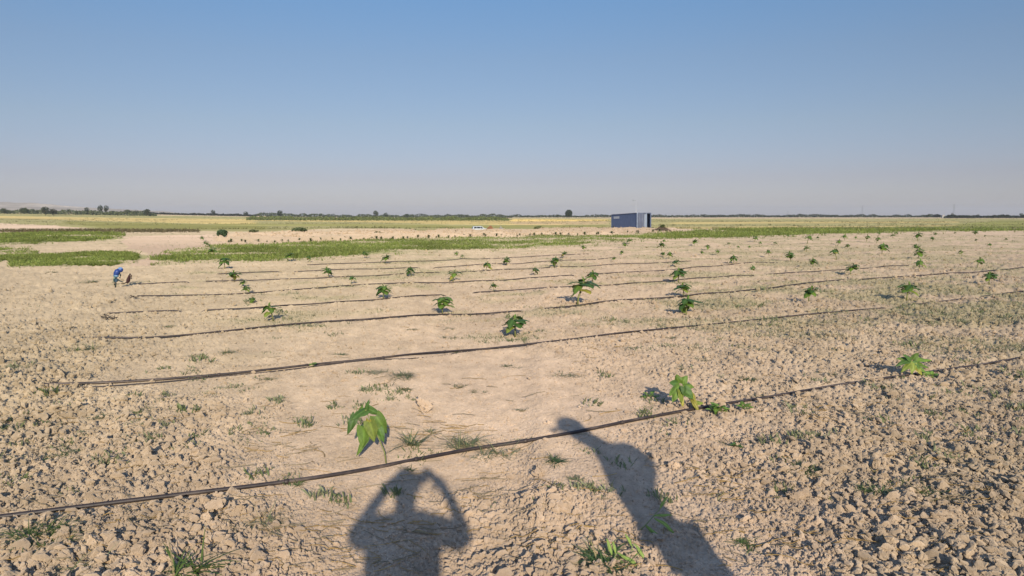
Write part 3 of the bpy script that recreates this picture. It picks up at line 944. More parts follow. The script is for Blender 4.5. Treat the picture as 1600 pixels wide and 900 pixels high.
def tuft_mesh(seed, W, H, n, wdt, pal, upright=.5, dry=.12):
    rs = random.Random(seed); mb = MB()
    cents = [(rs.gauss(0, W * .17), rs.gauss(0, W * .17)) for _ in range(max(2, n // 9))]
    for i in range(n):
        c = rs.choice(cents)
        a = rs.random() * 6.283; up = rs.uniform(.15, 1.0) * upright
        d = (math.cos(a) * (1 - up * .6), math.sin(a) * (1 - up * .6), up + .12)
        L = min(rs.uniform(.35, 1.0) * max(H * 1.6, W * .42), .30)
        col = (GDry * rs.uniform(.7, 1.1)) if rs.random() < dry else pal * rs.uniform(.7, 1.35)
        blade(mb, (c[0] + rs.gauss(0, W * .03), c[1] + rs.gauss(0, W * .03), -.004), d, L, wdt * rs.uniform(.6, 1.2), rs.uniform(.3, 1.3), col)
    return mb
TUFTS = [  # px, py, width px, height px, blades, blade width m, palette, upright, dry, label
 (45,862,120,42,150,.006,GB,.6,.08,'lush bright green grass tuft at the lower left, beneath the front hose'),
 (120,905,70,34,50,.005,GS,.6,.35,'thin half dry grass at the bottom edge, right of the lush tuft'),
 (292,906,95,60,46,.013,GB,.75,.1,'tuft of broad blades at the bottom edge, left part'),
 (415,826,70,44,60,.004,GS,.55,.5,'half dry tuft with pale stalks right of the pair of big clods'),
 (92,718,95,24,70,.005,GB*.9,.4,.15,'long flat grass clump lying on clods near the left edge'),
 (222,696,70,26,80,.004,GS,.5,.2,'grey green tuft above the flat pale clods, left'),
 (150,660,58,22,60,.004,GS,.45,.2,'spreading tuft between two clod heaps near the left edge'),
 (217,650,38,18,45,.004,GB,.5,.15,'small green tuft right of the spreading one at the left'),
 (22,668,26,16,30,.004,GB,.5,.15,'tiny tuft among clods at the left edge below the second hose'),
 (130,550,50,24,80,.004,GB,.6,.1,'green tuft just below the left end of the third hose'),
 (356,556,38,18,50,.004,GB*.95,.5,.2,'tuft between second and third hose, left part'),
 (302,560,50,12,30,.004,GS,.3,.4,'faint flat tuft left of the tuft between second and third hose'),
 (384,654,34,12,40,.004,GS,.4,.3,'small flat tuft on smooth soil left of the nearest seedling'),
 (434,624,34,9,30,.004,GS,.35,.3,'low faint tuft under the second hose, left of middle'),
 (416,597,24,14,40,.004,GB,.5,.2,'small yellow green tuft touching the underside of the second hose'),
 (586,585,52,16,70,.004,GS,.4,.15,'left half of the spreading grass patch below the second hose'),
 (632,592,60,24,110,.005,GS*.85,.5,.1,'denser right half of the spreading grass patch below the second hose'),
 (636,610,28,14,50,.004,GB*.8,.5,.1,'small tuft just under the spreading grass patch'),
 (719,606,32,12,50,.004,GS*.85,.45,.15,'left of two small flat tufts on the smooth soil'),
 (738,614,34,9,36,.004,GS,.35,.3,'lower right of two small flat tufts on the smooth soil'),
 (645,702,50,42,46,.009,GS*.8,.8,.1,'tuft of pointed broad blades right of the nearest seedling'),
 (672,680,24,17,26,.006,GS*.8,.6,.1,'tiny tuft above the pointed blades, right of the nearest seedling'),
 (722,702,72,34,110,.006,GS*.9,.6,.15,'grass patch growing over the front hose above the photographer shadow'),
 (770,718,60,34,70,.005,GS,.6,.3,'straggling grass crossing the front hose, right of the denser patch'),
 (640,735,34,14,36,.005,GD,.5,.1,'dark grass tuft in the head of the photographer shadow'),
 (871,726,40,22,90,.005,GD*1.1,.5,.1,'compact tuft left of the tall human shadow, below the front hose'),
 (903,752,34,14,40,.005,GS,.4,.3,'small tuft with a dry stalk beneath the compact one'),
 (818,643,28,9,36,.004,GS*.8,.4,.1,'flat tuft on bare soil above the head of the tall shadow'),
 (886,590,56,13,70,.004,GS*.85,.4,.1,'wide flat tuft between second and front hose, middle'),
 (800,573,36,12,46,.004,GS*.85,.45,.2,'tuft just below the second hose, middle'),
 (460,760,28,18,30,.005,GB,.6,.3,'sprig sprouting at the front hose left of the nearest seedling'),
 (1262,740,48,26,90,.005,GD*1.2,.55,.1,'dark green tuft in the rubble right of the large knobbly clod'),
 (1376,778,50,26,70,.005,GD*1.3,.5,.2,'left of two grass tufts in the lower right rubble'),
 (1458,784,64,30,90,.005,GB*.9,.5,.2,'right of two grass tufts in the lower right rubble'),
 (1368,742,60,16,40,.004,GS,.4,.4,'faint grass wisps above the two tufts of the lower right'),
 (1165,856,52,20,60,.005,GB,.45,.2,'small yellow green tuft right of the tall shadow near the bottom'),
 (1152,700,70,14,40,.005,GD,.35,.2,'dark lying sprig between front hose and the knobbly clod'),
 (1168,600,50,18,60,.005,GD*1.2,.5,.1,'tuft above the front hose, right of the round topped seedling'),
 (1185,624,60,14,50,.004,GS,.4,.2,'grass wisps lying on the front hose right of the seedling'),
 (1302,590,40,11,44,.004,GS,.4,.2,'faint tuft right of the middle between front and second hose'),
 (948,884,90,44,110,.008,GD*1.2,.6,.1,'dark bushy grass at the bottom edge beside the reed sprouts'),
 (700,530,34,12,60,.004,GS*.9,.45,.15,'tuft between second and third hose straight under the bushy seedling'),
 (695,516,36,9,40,.004,GS,.4,.2,'flat wisps just under the third hose near the middle'),
 (531,556,34,10,44,.004,GS,.4,.2,'tuft on top of the second hose, left of the middle'),
 (715,552,22,8,30,.005,GB,.5,.1,'tiny green sprig on the second hose near the middle'),
 (640,516,30,8,34,.004,GS,.4,.3,'faint flat tuft left of the sprigs below the third hose'),
 (1440,540,64,16,70,.004,GS,.45,.2,'tuft in the rough soil above the right seedling of the front hose'),
 (1510,508,70,14,70,.004,GS*.9,.4,.2,'long weed streak in the rough soil near the right edge'),
 (1420,496,60,12,60,.004,GS*.9,.4,.2,'weed streak below the second hose near the right edge'),
 (985,548,46,11,50,.004,GS,.4,.2,'tuft below the second hose, right of the middle'),
 (1092,566,46,12,50,.004,GS,.4,.2,'tuft above the round topped seedling'),
 (1190,553,44,12,50,.004,GS,.4,.2,'tuft below the second hose, above the grass at the front hose'),
 (1142,480,50,14,60,.004,GS,.5,.2,'yellowish tuft right of the front seedling of the column'),
 (1050,530,40,9,40,.004,GS,.4,.2,'faint tuft directly under the second hose, right of middle'),
 (1590,640,40,20,50,.005,GS,.5,.2,'grass wisps cut by the right edge under the front hose'),
 (265,515,26,10,40,.004,GB,.5,.2,'small tuft just above the third hose at the left'),
 (212,497,30,9,40,.004,GB,.5,.2,'small tuft beneath the left part of the fourth hose'),
 (134,443,40,14,80,.004,GS,.6,.2,'pale bushy tuft left of the blue riser'),
 (80,428,36,7,50,.004,GS*.8,.5,.2,'flat tuft at the far left behind the pale bushy one'),
]
for i, (px, py, wp, hp, nb, bw, pal, up, dry, lab) in enumerate(TUFTS):
    p = at(px, py); m = mpp(p)
    mb = tuft_mesh(1000 + i, wp * m, hp * m, int(nb * 1.3), bw * max(1, m / .006) ** .6, pal, up, dry)
    o = mb.build('grass_tuft', M_GRASS)
    qx = p.x + np.random.RandomState(i).normal(0, wp * m * .22, 60); qy = p.y + wp * m * .15 + np.random.RandomState(i + 1).normal(0, wp * m * .22, 60)
    o.location = (p.x, p.y + wp * m * .15, float(np.percentile(ground_z(qx, qy), 72)))
    tag(o, lab, 'grass tuft', 'grass tufts in the near field')

# broadleaf weeds on the hose
def rosette(px, py, wp, hp, n, col, lab):
    p = at(px, py); m = mpp(p); rs = random.Random(int(px)); mb = MB(); ms = MB()
    for i in range(n):
        a = rs.random() * 6.28; r0 = rs.uniform(0, .28) * wp * m; z = rs.uniform(.2, 1) * hp * m
        B = np.array((math.cos(a) * r0, math.sin(a) * r0 * .6, z * .6)); L = wp * m * rs.uniform(.2, .34)
        T = B + np.array((math.cos(a) * L, math.sin(a) * L, rs.uniform(-.3, .4) * L))
        leaf(mb, B, T, L * .75, (0, -.2, 1), col * rs.uniform(.75, 1.3), nu=5, nv=4)
        tube(ms, [(0, 0, 0), tuple(B * .6 + np.array((0, 0, .004))), tuple(B)], [.003, .002, .0016], ST, 4)
    root = empty('broadleaf_weed', (p.x, p.y, float(ground_z(np.array([p.x]), np.array([p.y]))[0])))
    ms.build('stem', M_LEAF, root); mb.build('foliage', M_LEAF, root)
    tag(root, lab, 'weed', 'broad leaved weeds beside the hoses')
rosette(1121, 648, 40, 20, 22, LG * 1.35, 'bright leafy weed on the front hose directly right of the round topped seedling')
rosette(1160, 648, 30, 13, 12, LG * 1.2, 'smaller leafy weed lying under the front hose, further right of the seedling')
rosette(1015, 622, 34, 13, 12, LG * 1.1, 'low leafy weed at the left end of the round topped seedling shadow')
rosette(1452, 590, 32, 12, 16, LG * 1.8, 'bright green weed at the right foot of the wide leafy seedling')
rosette(488, 574, 20, 10, 9, LG * 1.2, 'small leafy weed on the second hose, left part')
rosette(1152, 700, 26, 8, 7, LD * 1.3, 'dark small weed on the lying sprig below the front hose')

# uprooted weed at the end of the fourth hose, another dark one beside it
def bramble(px, py, wp, hp, lab):
    p = at(px, py); m = mpp(p); rs = random.Random(int(px) + 5); mb = MB()
    for i in range(46):
        a = rs.random() * 6.28; r0 = rs.uniform(0, .4) * wp * m
        b = (math.cos(a) * r0, math.sin(a) * r0 * .5, rs.uniform(0, .3) * hp * m)
        a2 = rs.random() * 6.28
        blade(mb, b, (math.cos(a2), math.sin(a2), rs.uniform(.1, .9)), rs.uniform(.3, .8) * wp * m * .5, .010, .8, np.array((.12, .11, .095)) * rs.uniform(.5, 1.6))
    for i in range(9):
        a2 = rs.random() * 6.28
        tube(mb, [(rs.gauss(0, wp * m * .2), 0, 0), (rs.gauss(0, wp * m * .2), .02, hp * m * rs.uniform(.3, .9)), (rs.gauss(0, wp * m * .3), .03, hp * m * .3)], .004, (.07, .055, .045), 5)
    o = mb.build('dead_weed', M_GRASS)
    o.location = (p.x, p.y, float(ground_z(np.array([p.x]), np.array([p.y]))[0]))
    tag(o, lab, 'dead weed', 'withered dark weeds at the hose ends')
bramble(170, 500, 34, 12, 'dark withered weed at the left end of the fourth hose')
bramble(207, 468, 14, 7, 'small dark dead weed below the blue riser')
bramble(82, 602, 20, 8, 'dark bundled debris at the left end of the second hose')

# reed sprouts
def reed(px, py, stem, leaves, lab):
    p = at(px, py); m = mpp(p)
    root = empty('reed_sprout', (p.x, p.y, float(ground_z(np.array([p.x]), np.array([p.y]))[0])))
    ms = MB(); tube(ms, [(a * m, c, b * m) for a, b, c in stem], [.0035, .003, .0022, .0012][:len(stem)], GS * 1.2, 6)
    ms.build('stem', M_GRASS, root)
    for (bx, bz, by, tx, tz, ty, W) in leaves:
        ml = MB(); leaf(ml, (bx * m, by, bz * m), (tx * m, ty, tz * m), W * m * .95, (-.1, -.5, .85), np.array((.24, .33, .08)), curve=.12, fold=.3, heart=False, nu=10, nv=4)
        ml.build('leaf', M_GRASS, root)
    tag(root, lab, 'reed sprout', 'reed sprouts at the bottom edge')
reed(1000, 832, [(0, 0, 0), (10, 10, 0), (30, 34, 0), (44, 50, 0)], [
 (20, 22, 0, 49, 26, -.02, 5.5), (22, 20, 0, 54, -3, -.04, 7), (30, 34, 0, 43, 52, .02, 5), (8, 8, 0, 38, -18, -.05, 6), (10, 6, 0, 38, -30, -.05, 5)],
 'tall reed sprout reaching into the tall human shadow')
reed(952, 880, [(0, 0, 0), (6, 10, 0), (12, 22, 0)], [
 (0, 4, 0, 22, -18, -.04, 8), (8, 14, 0, 34, -8, -.05, 8), (12, 22, 0, 48, 0, -.04, 7), (4, 18, 0, -4, 42, .02, 6), (10, 20, 0, 6, 38, .02, 5), (-6, 6, 0, -26, -4, -.03, 6)],
 'bushier reed sprout with broad leaves left of the tall one')
reed(985, 872, [(0, 0, 0), (2, 12, 0), (6, 20, 0)], [
 (2, 10, 0, 20, -14, -.04, 6), (6, 18, 0, 22, -4, -.04, 6), (2, 14, 0, -8, 32, .02, 5)],
 'small reed sprout between the two larger ones')

# dry straws
def straws():
    rs = random.Random(12); mb = MB()
    pref = [(660,670),(420,690),(480,700),(950,540),(880,830),(1290,650),(860,870),(350,805),(1540,785),(1450,870),(1220,855),(130,800),(230,830),(100,870),(40,690),(520,660),(760,780),(1490,700),(1130,760),(620,820),(500,830),(560,880),(700,690),(230,660),(300,640),(90,640)]
    for i in range(720):
        if rs.random() < .45:
            q = rs.choice(pref); px, py = q[0] + rs.gauss(0, 28), q[1] + rs.gauss(0, 14)
        else: px, py = rs.uniform(0, 1600), 500 + 400 * rs.random() ** .7
        py = min(max(py, 480), 925)
        p = at(px, py); L = rs.uniform(.04, .26); a = rs.uniform(-.7, .7) + (3.14 if rs.random() < .5 else 0); bend = rs.uniform(-1.4, 1.4)
        pts = []; x, y = p.x, p.y
        for k in range(7):
            z = float(ground_z(np.array([x]), np.array([y]))[0]) + .006
            pts.append((x, y, z)); x += math.cos(a) * L / 6; y += math.sin(a) * L / 6; a += bend / 6
        zz = max(q[2] for q in pts)
        pts = [(q[0], q[1], q[2] * .5 + zz * .5) for q in pts]
        c = np.array((.55, .36, .14)) if rs.random() < .6 else np.array((.38, .30, .18))
        tube(mb, pts, rs.uniform(.0012, .0028), c * rs.uniform(.7, 1.1), 4, False)
    tag(mb.build('dry_straw', M_GRASS), 'scattered dry straws and root fibres on the soil', 'straw', kind='stuff')
straws()

# weeds of the middle distance and the green strips: uncountable
def ground_cover(name, X, Y, Z, hgt, wid, col, rs, nb=4, label=''):
    n = len(X)
    VV = []; FF = []; CC = []
    a = rs.rand(n, nb) * 6.283
    rad = rs.rand(n, nb)
    bx = X[:, None] + np.cos(a) * rad * wid[:, None] * .5; by = Y[:, None] + np.sin(a) * rad * wid[:, None] * .5
    a2 = rs.rand(n, nb) * 6.283; ln = .25 + .75 * rs.rand(n, nb)
    h = hgt[:, None] * (.5 + .7 * rs.rand(n, nb))
    tx = bx + np.cos(a2) * h * ln; ty = by + np.sin(a2) * h * ln
    bw = np.clip(hgt * .11, .004, .2)[:, None] * (.7 + .6 * rs.rand(n, nb))
    sx = np.sin(a2) * bw; sy = -np.cos(a2) * bw
    z0 = np.repeat(Z[:, None], nb, 1) - .01
    V = np.stack([np.stack([bx - sx, by - sy, z0], -1), np.stack([bx + sx, by + sy, z0], -1),
                  np.stack([(bx + tx) / 2 + sx * .8, (by + ty) / 2 + sy * .8, z0 + h * .75], -1), np.stack([tx, ty, z0 + h], -1)], 2).reshape(-1, 3)
    F = np.arange(n * nb * 4).reshape(-1, 4)
    C = np.repeat(col[:, None] * (.75 + .5 * rs.rand(n, nb, 1)), 4, 1).reshape(-1, 3) if False else np.repeat((col[:, None, :] * (.7 + .6 * rs.rand(n, nb, 1))).reshape(-1, 3), 4, 0)
    return tag(bulk(name, V, F, C, M_GRASS, False), label, name.replace('_', ' '), kind='stuff')

rsn = np.random.RandomState(21)
def sample_poly(poly, n, dens_pow=2.0):
    """points inside a polygon, more of them where it is near"""
    P = np.array(poly); 
    a0, a1 = np.arctan2(P[:, 0], P[:, 1]).min(), np.arctan2(P[:, 0], P[:, 1]).max()
    r0, r1 = np.hypot(P[:, 0], P[:, 1]).min(), np.hypot(P[:, 0], P[:, 1]).max()
    az = rsn.uniform(a0, a1, n); u = rsn.rand(n)
    r = 1 / (1 / r0 + u * (1 / r1 - 1 / r0))          # even per picture row
    r = np.where(rsn.rand(n) < .5, r, r0 * (r1 / r0) ** u)
    X = np.sin(az) * r; Y = np.cos(az) * r
    jx = X + (noise(X * .6, Y * .6, 51) - .5) * 1.0; jy = Y + (fbm(X * .5, Y * .5, 52, 3) - .5) * np.clip(r * .10, .5, 5) + rsn.normal(0, 1, n) * r * .006; jx = jx + (fbm(X * .9, Y * .4, 57, 3) - .5) * 2.0
    k = inpoly(poly, jx, jy)
    k |= inpoly(poly, jx + rsn.normal(0, 1, n) * .8, jy + rsn.normal(0, 1, n) * r * .06) & (rsn.rand(n) < .22)
    return X[k], Y[k]
for nm, poly, n, hh, lab in (('green_weeds', P_STRIP, 190000, .125, 'broad strip of bright green low weeds across the middle distance'),
                    ('green_weeds', wpoly([(1000,375),(1200,369),(1300,365),(1450,362),(1600,361),(1800,360),(1800,353),(1600,353.5),(1400,354),(1150,358),(1040,364)]), 60000, .2, 'thin right end of the green weed strip, reaching the right edge beyond the container'),
                    ('green_weeds', P_G1, 40000, .15, 'green weed patch farthest back at the left edge'),
                    ('green_weeds', P_G2, 26000, .12, 'green weed patch at the left nearest the camera, left of the pale path'),
                    ('green_weeds', P_G3, 16000, .12, 'small green weed patch cut by the left edge, between the other two')):
    X, Y = sample_poly(poly, n)
    d = np.hypot(X, Y)
    den = fbm(X * .35, Y * .35, 88, 3)
    k = rsn.rand(len(X)) < (sstep(.30, .52, den) * .9 + .10 if poly is P_STRIP else sstep(.36, .56, den * .6 + .4 * fbm(X * 1.1, Y * .8, 93, 2)) * .95 + .05)
    X, Y, d, den = X[k], Y[k], d[k], den[k]
    hgt = hh * (.35 + 1.1 * rsn.rand(len(X)) * (den + .2)) * (1 + sstep(50, 150, d) * .8)
    mix = rsn.rand(len(X), 1)
    col = np.array((.165, .22, .040)) * (1 - mix) + np.array((.27, .29, .080)) * mix
    col = col * (.55 + .85 * fbm(X * .45, Y * .45, 89, 3))[:, None]
    ground_cover(nm, X, Y, base_z(X, Y), hgt, hgt * 1.6, col, rsn, 3, lab)

n = 110000
px = rsn.uniform(-100, 1700, n); py = 364 + 190 * rsn.rand(n) ** 1.5
cx = px - 800; cy = py - 450
F_ = FPX * _CP - cy * _SP; D_ = FPX * _SP + cy * _CP
X = CAM_H * cx / D_; Y = CAM_H * F_ / D_
m = weed_m(X, Y)
k = (rsn.rand(n) < .62 * sstep(.46, .64, m))
X, Y, m = X[k], Y[k], m[k]
dd = np.hypot(X, Y)
mix = rsn.rand(len(X), 1)
col = np.array((.185, .20, .095)) * (1 - mix) + np.array((.30, .28, .165)) * mix
hg = (.014 + .045 * rsn.rand(len(X)) ** 2.2) * (.7 + dd * .012)
ground_cover('field_weeds', X, Y, ground_z(X, Y) , hg, hg * 4.5, col, rsn, 5, 'sparse low grey green weeds dotting the soil between the hoses')

def sparse_weeds():
    rs = np.random.RandomState(91); n = 900
    px = rs.uniform(-40, 1640, n); py = 455 + 330 * rs.rand(n) ** 1.1
    cx = px - 800; cy = py - 450
    F_ = FPX * _CP - cy * _SP; D_ = FPX * _SP + cy * _CP
    X = CAM_H * cx / D_; Y = CAM_H * F_ / D_
    k = rs.rand(n) < (.05 + .4 * sstep(.42, .6, weed_m(X, Y)) + .12 * (px > 900))
    X, Y = X[k], Y[k]; d = np.hypot(X, Y)
    m = 14; XX = np.repeat(X, m) + rs.normal(0, 1, len(X) * m) * np.repeat(.020 + .004 * d, m); YY = np.repeat(Y, m) + rs.normal(0, 1, len(X) * m) * np.repeat(.020 + .006 * d, m)
    hg = np.repeat(.018 + .035 * rs.rand(len(X)), m) * (.6 + .8 * rs.rand(len(XX))) * (.8 + np.repeat(d, m) * .03)
    mix = np.repeat(rs.rand(len(X)), m)[:, None]
    col = np.array((.155, .185, .070)) * (1 - mix) + np.array((.29, .29, .155)) * mix
    ground_cover('sparse_weeds', XX, YY, ground_z(XX, YY), hg, hg * 1.5, col, rs, 3, 'scattered wisps of weed growing between the drip hoses')
sparse_weeds()

# ------------------------------------------------------------------ far trees and shrubs
def crown(mb, c, rx, ry, rz, n, leafs, col, seed, lobes=5):
    rs = np.random.RandomState(seed)
    L = [(np.zeros(3), 1.0)] + [((rs.rand(3) - .5) * np.array([1.0, 1.0, .5]), rs.uniform(.45, .7)) for _ in range(lobes)]
    V = []; F = []; C = []
    for i in range(n):
        o, s = L[max(0, rs.randint(-3, len(L)))]
        d = rs.normal(size=3); d /= np.linalg.norm(d)
        p = (o + d * s * rs.uniform(.55, 1.0) ** .5 * .75) * np.array([rx, ry, rz]) + np.array(c)
        a = rs.normal(size=3); a /= np.linalg.norm(a); b = np.cross(a, rs.normal(size=3)); b /= np.linalg.norm(b)
        s2 = leafs * rs.uniform(.5, 1.2)
        V += [p - a * s2 - b * s2 * .5, p + a * s2 - b * s2 * .6, p + a * s2 * .5 + b * s2, p - a * s2 * .6 + b * s2 * .7]
        F.append((4 * i, 4 * i + 1, 4 * i + 2, 4 * i + 3))
        C += [np.array(col) * rs.uniform(.65, 1.4)] * 4
    mb.add(V, F, np.array(C))

def far_tree(name, px, base_py, wp, hp, col, lab, group=None, n=500, trunk=.18, dist=None):
    p = at(px, base_py)
    if dist:
        cx = px - 800.; a = cx / (FPX * _CP + 113 * _SP)
        p = Vector((dist * a, dist, 0)); p.z = float(base_z(p.x, p.y))
    m = mpp(p)
    top_z = CAM_H + (HOR - (base_py - hp)) * m
    H = max(top_z - p.z, hp * m * .8); W = wp * m
    root = empty(name, (p.x, p.y, p.z - .05 * H * .2))
    mt = MB()
    tube(mt, [(0, 0, 0), (W * .02, 0, H * .35), (-W * .03, 0, H * .7)], [H * .035, H * .028, H * .012], (.10, .075, .055), 7)
    for k in range(4):
        a = k * 1.7
        tube(mt, [(0, 0, H * .25), (math.cos(a) * W * .25, math.sin(a) * W * .25, H * .6)], [H * .018, H * .008], (.10, .075, .055), 5)
    mt.build('trunk' if hp > 7 else 'stem', M_BARK, root)
    mc = MB()
    zc = H * (trunk + (1 - trunk) * .5); rz = H * (1 - trunk) * .52
    crown(mc, (0, 0, zc), W * .5, W * .5, rz, n, W * .05, col, int(px * 7 + hp))
    mc.build('crown', M_FAR, root, False)
    return tag(root, lab, 'tree' if name == 'tree' else 'shrub', group)

DKG = (.050, .068, .040)
far_tree('tree', 889, 339, 14, 13, (.050, .064, .042), 'lone round dark tree on the horizon, left of the blue container', n=1500, trunk=.05, dist=900)
far_tree('tree', 871, 339, 6, 5, DKG, 'small bush on the horizon just left of the lone round tree', n=250, trunk=.05, dist=950)
far_tree('tree', 157, 327.5, 9, 9, DKG, 'left crown of the twin trees above the hedge at the far left', n=600, trunk=.15, dist=820)
far_tree('tree', 166, 327.5, 9, 8.5, DKG, 'right crown of the twin trees above the hedge at the far left', n=600, trunk=.15, dist=820)
far_tree('tree', 136, 329, 10, 7, DKG, 'rounded dark bush left of the twin trees on the horizon', n=400, trunk=.02, dist=800)
far_tree('shrub', 71, 331, 15, 10, (.075, .085, .055), 'largest grey bush below the pale hills at the far left', n=700, trunk=.02, dist=700)
far_tree('shrub', 84, 331, 14, 6, (.055, .06, .04), 'low dark bush attached to the right of the largest grey bush', n=500, trunk=.0, dist=700)
far_tree('shrub', 39, 329, 15, 6, (.075, .095, .045), 'green bush on the horizon second from the left edge', n=500, trunk=.0, dist=760)
far_tree('shrub', 7, 329, 14, 5, (.085, .10, .055), 'green bush on the horizon at the very left edge', n=400, trunk=.0, dist=760)
far_tree('shrub', 53, 329, 8, 4, DKG, 'small bush left of the largest grey bush', n=250, trunk=.0, dist=780)
far_tree('shrub', 107, 328.5, 5, 4, DKG, 'tiny isolated bush in front of the pale hills', n=200, trunk=.0, dist=800)
far_tree('shrub', 230, 332, 15, 7, (.07, .085, .05), 'round bush standing on the left horizon, right of the twin trees', n=500, trunk=.0, dist=760)
far_tree('shrub', 213, 332, 9, 6, DKG, 'bush just left of the round bush on the left horizon', n=300, trunk=.0, dist=800)
far_tree('shrub', 199, 331, 14, 5, (.09, .105, .06), 'pale green low bush right of the twin trees', n=400, trunk=.0, dist=800)
far_tree('tree', 333, 331.5, 9, 5, DKG, 'small round tree poking above the dark far hedge at the left', n=350, trunk=.0, dist=950)
far_tree('tree', 384, 333, 10, 4, DKG, 'low tree at the right end of the dark far hedge', n=300, trunk=.0, dist=950)
far_tree('tree', 437, 336, 11, 9, DKG, 'dark round tree on the horizon left of the orchard', n=500, trunk=.0, dist=900)
far_tree('tree', 587, 336, 11, 9, (.075, .09, .06), 'tallest tree rising over the orchard', n=500, trunk=.0, dist=950)
far_tree('tree', 603, 336, 9, 5, DKG, 'low tree just right of the tallest orchard tree', n=300, trunk=.0, dist=950)
far_tree('tree', 636, 338, 8, 5, DKG, 'small dark tree above the right half of the orchard', n=300, trunk=.0, dist=950)
far_tree('tree', 813, 339.5, 5, 5, DKG, 'tiny pointed tree on the horizon right of the orchard end', n=200, trunk=.0, dist=1000)
far_tree('tree', 1464, 339, 14, 5, (.038, .05, .042), 'dark clump of trees left of the pale hut on the right horizon', n=400, trunk=.0, dist=1050)
far_tree('tree', 1449, 339, 12, 4, DKG, 'lower clump of trees left of the dark clump on the right horizon', n=300, trunk=.0, dist=1050)
far_tree('tree', 1488, 338, 6, 7, DKG, 'small pointed tree under the right hand pylon', n=250, trunk=.0, dist=1050)
far_tree('tree', 1528, 338, 6, 4, DKG, 'small tree above the hedge between the pylon and the right edge', n=200, trunk=.0, dist=1050)
far_tree('tree', 1596, 337, 8, 5, DKG, 'small tree at the right edge of the horizon', n=250, trunk=.0, dist=1050)
far_tree('tree', 1300, 338, 7, 3.5, DKG, 'low tree on the right horizon left of the faint middle pylon', n=200, trunk=.0, dist=1100)
far_tree('tree', 1160, 339, 4, 4.5, DKG, 'right one of two thin trees on the horizon beyond the heap', n=200, trunk=.0, dist=1100)
far_tree('tree', 1099, 339, 6, 4.5, DKG, 'left one of two thin trees on the horizon beyond the heap', n=200, trunk=.0, dist=1100)
far_tree('shrub', 347, 371.5, 22, 15, (.075, .115, .06), 'blue green bush on the bare ground behind the left part of the weed strip', n=900, trunk=.0)
far_tree('shrub', 468, 365, 26, 11, (.10, .12, .055), 'wide olive bush behind the weed strip, right of the blue green one', n=800, trunk=.0)
far_tree('shrub', 589, 367, 12, 7, (.12, .14, .06), 'small olive bush on the pinkish soil behind the weed strip', n=400, trunk=.0)
far_tree('shrub', 395, 364, 18, 6, (.13, .14, .065), 'flat olive bush between the blue green bush and the wide olive one', n=400, trunk=.0)
far_tree('shrub', 714, 362, 9, 3.5, (.10, .09, .05), 'low brown green bush left of the white car', n=250, trunk=.0)
far_tree('shrub', 842, 356, 18, 5, (.15, .17, .06), 'yellow green bush right of the rubble on the far side of the field', n=400, trunk=.0, dist=165)

def treeline(name, pts, dist, n, hpx, col, lab, depth=40, leafs=.9):
    """band of foliage between photograph columns, hpx tall"""
    rs = np.random.RandomState(int(dist) + int(pts[0]))
    t = rs.rand(n); px = pts[0] + (pts[1] - pts[0]) * t
    a = (px - 800.) / (FPX * _CP + 113 * _SP)
    Y = dist + rs.rand(n) * depth; X = Y * a
    Z0 = base_z(X, Y)
    m = Y / FPX
    prof = (.35 + .9 * fbm(px * .11, px * 0, 5 + int(dist), 3)) * np.interp(t, [0, .03, .97, 1], [.3, 1, 1, .3])
    H = hpx * m * prof
    z = Z0 + H * rs.rand(n) ** .8
    A = rs.normal(size=(n, 3)); A /= np.linalg.norm(A, axis=1)[:, None]
    B = np.cross(A, rs.normal(size=(n, 3))); B /= np.linalg.norm(B, axis=1)[:, None]
    s = (leafs * rs.uniform(.5, 1.3, n))[:, None]
    P = np.stack([X, Y, z], 1)
    V = np.stack([P - A * s, P + B * s * .8, P + A * s, P - B * s * .7], 1).reshape(-1, 3)
    C = np.repeat(np.array(col) * rs.uniform(.7, 1.35, (n, 1)), 4, 0)
    tag(bulk(name, V, np.arange(n * 4).reshape(-1, 4), C, M_FAR, False), lab, 'trees', kind='stuff')
treeline('far_hedge', (-60, 245), 760, 5200, 6, (.10, .115, .06), 'pale green scrub along the foot of the hills at the left', 90)
treeline('far_hedge', (225, 400), 930, 3600, 3.6, (.045, .05, .04), 'dark far hedge running right from the bushes of the left horizon', 30)
treeline('far_hedge', (395, 800), 1000, 6500, 5.5, (.075, .09, .055), 'ragged tree line on the horizon behind the orchard', 60)
treeline('orchard', (385, 795), 560, 13000, 5.0, (.135, .155, .055), 'long green orchard block on the plain left of the middle', 160, .7)
treeline('far_hedge', (790, 1120), 1100, 4200, 4.5, (.06, .07, .045), 'thin tree line on the horizon behind the container', 60)
treeline('far_hedge', (1100, 1480), 1150, 6500, 4.6, (.055, .065, .045), 'thin tree line on the horizon right of the container', 60)
treeline('far_hedge', (1475, 1680), 900, 6000, 4.6, (.036, .045, .032), 'dense dark hedge on the horizon at the right edge', 30)
# rough grass verge tufts on the plain
def plain_scrub():
    rs = np.random.RandomState(77)
    n = 16000
    px = rs.uniform(-60, 1660, n); dist = np.exp(rs.uniform(math.log(130), math.log(900), n))
    a = (px - 800.) / (FPX * _CP + 113 * _SP)
    X = dist * a; Y = dist
    m = fbm(X * .01, Y * .03, 66, 3)
    k = m > .56
    X, Y = X[k], Y[k]; d = np.hypot(X, Y)
    h = .25 + .45 * rs.rand(len(X)); mix = rs.rand(len(X), 1)
    col = np.array((.13, .13, .055)) * (1 - mix) + np.array((.24, .22, .09)) * mix
    ground_cover('plain_scrub', X, Y, base_z(X, Y), h, h * 6, col, rs, 6, 'low dry scrub scattered over the distant plain')
plain_scrub()
n = 2600
t = rsn.rand(n); px = -20 + 330 * t; py = 361.5 + rsn.normal(0, 1.0, n)
P = [at(a, b) for a, b in zip(px[:900], py[:900])]
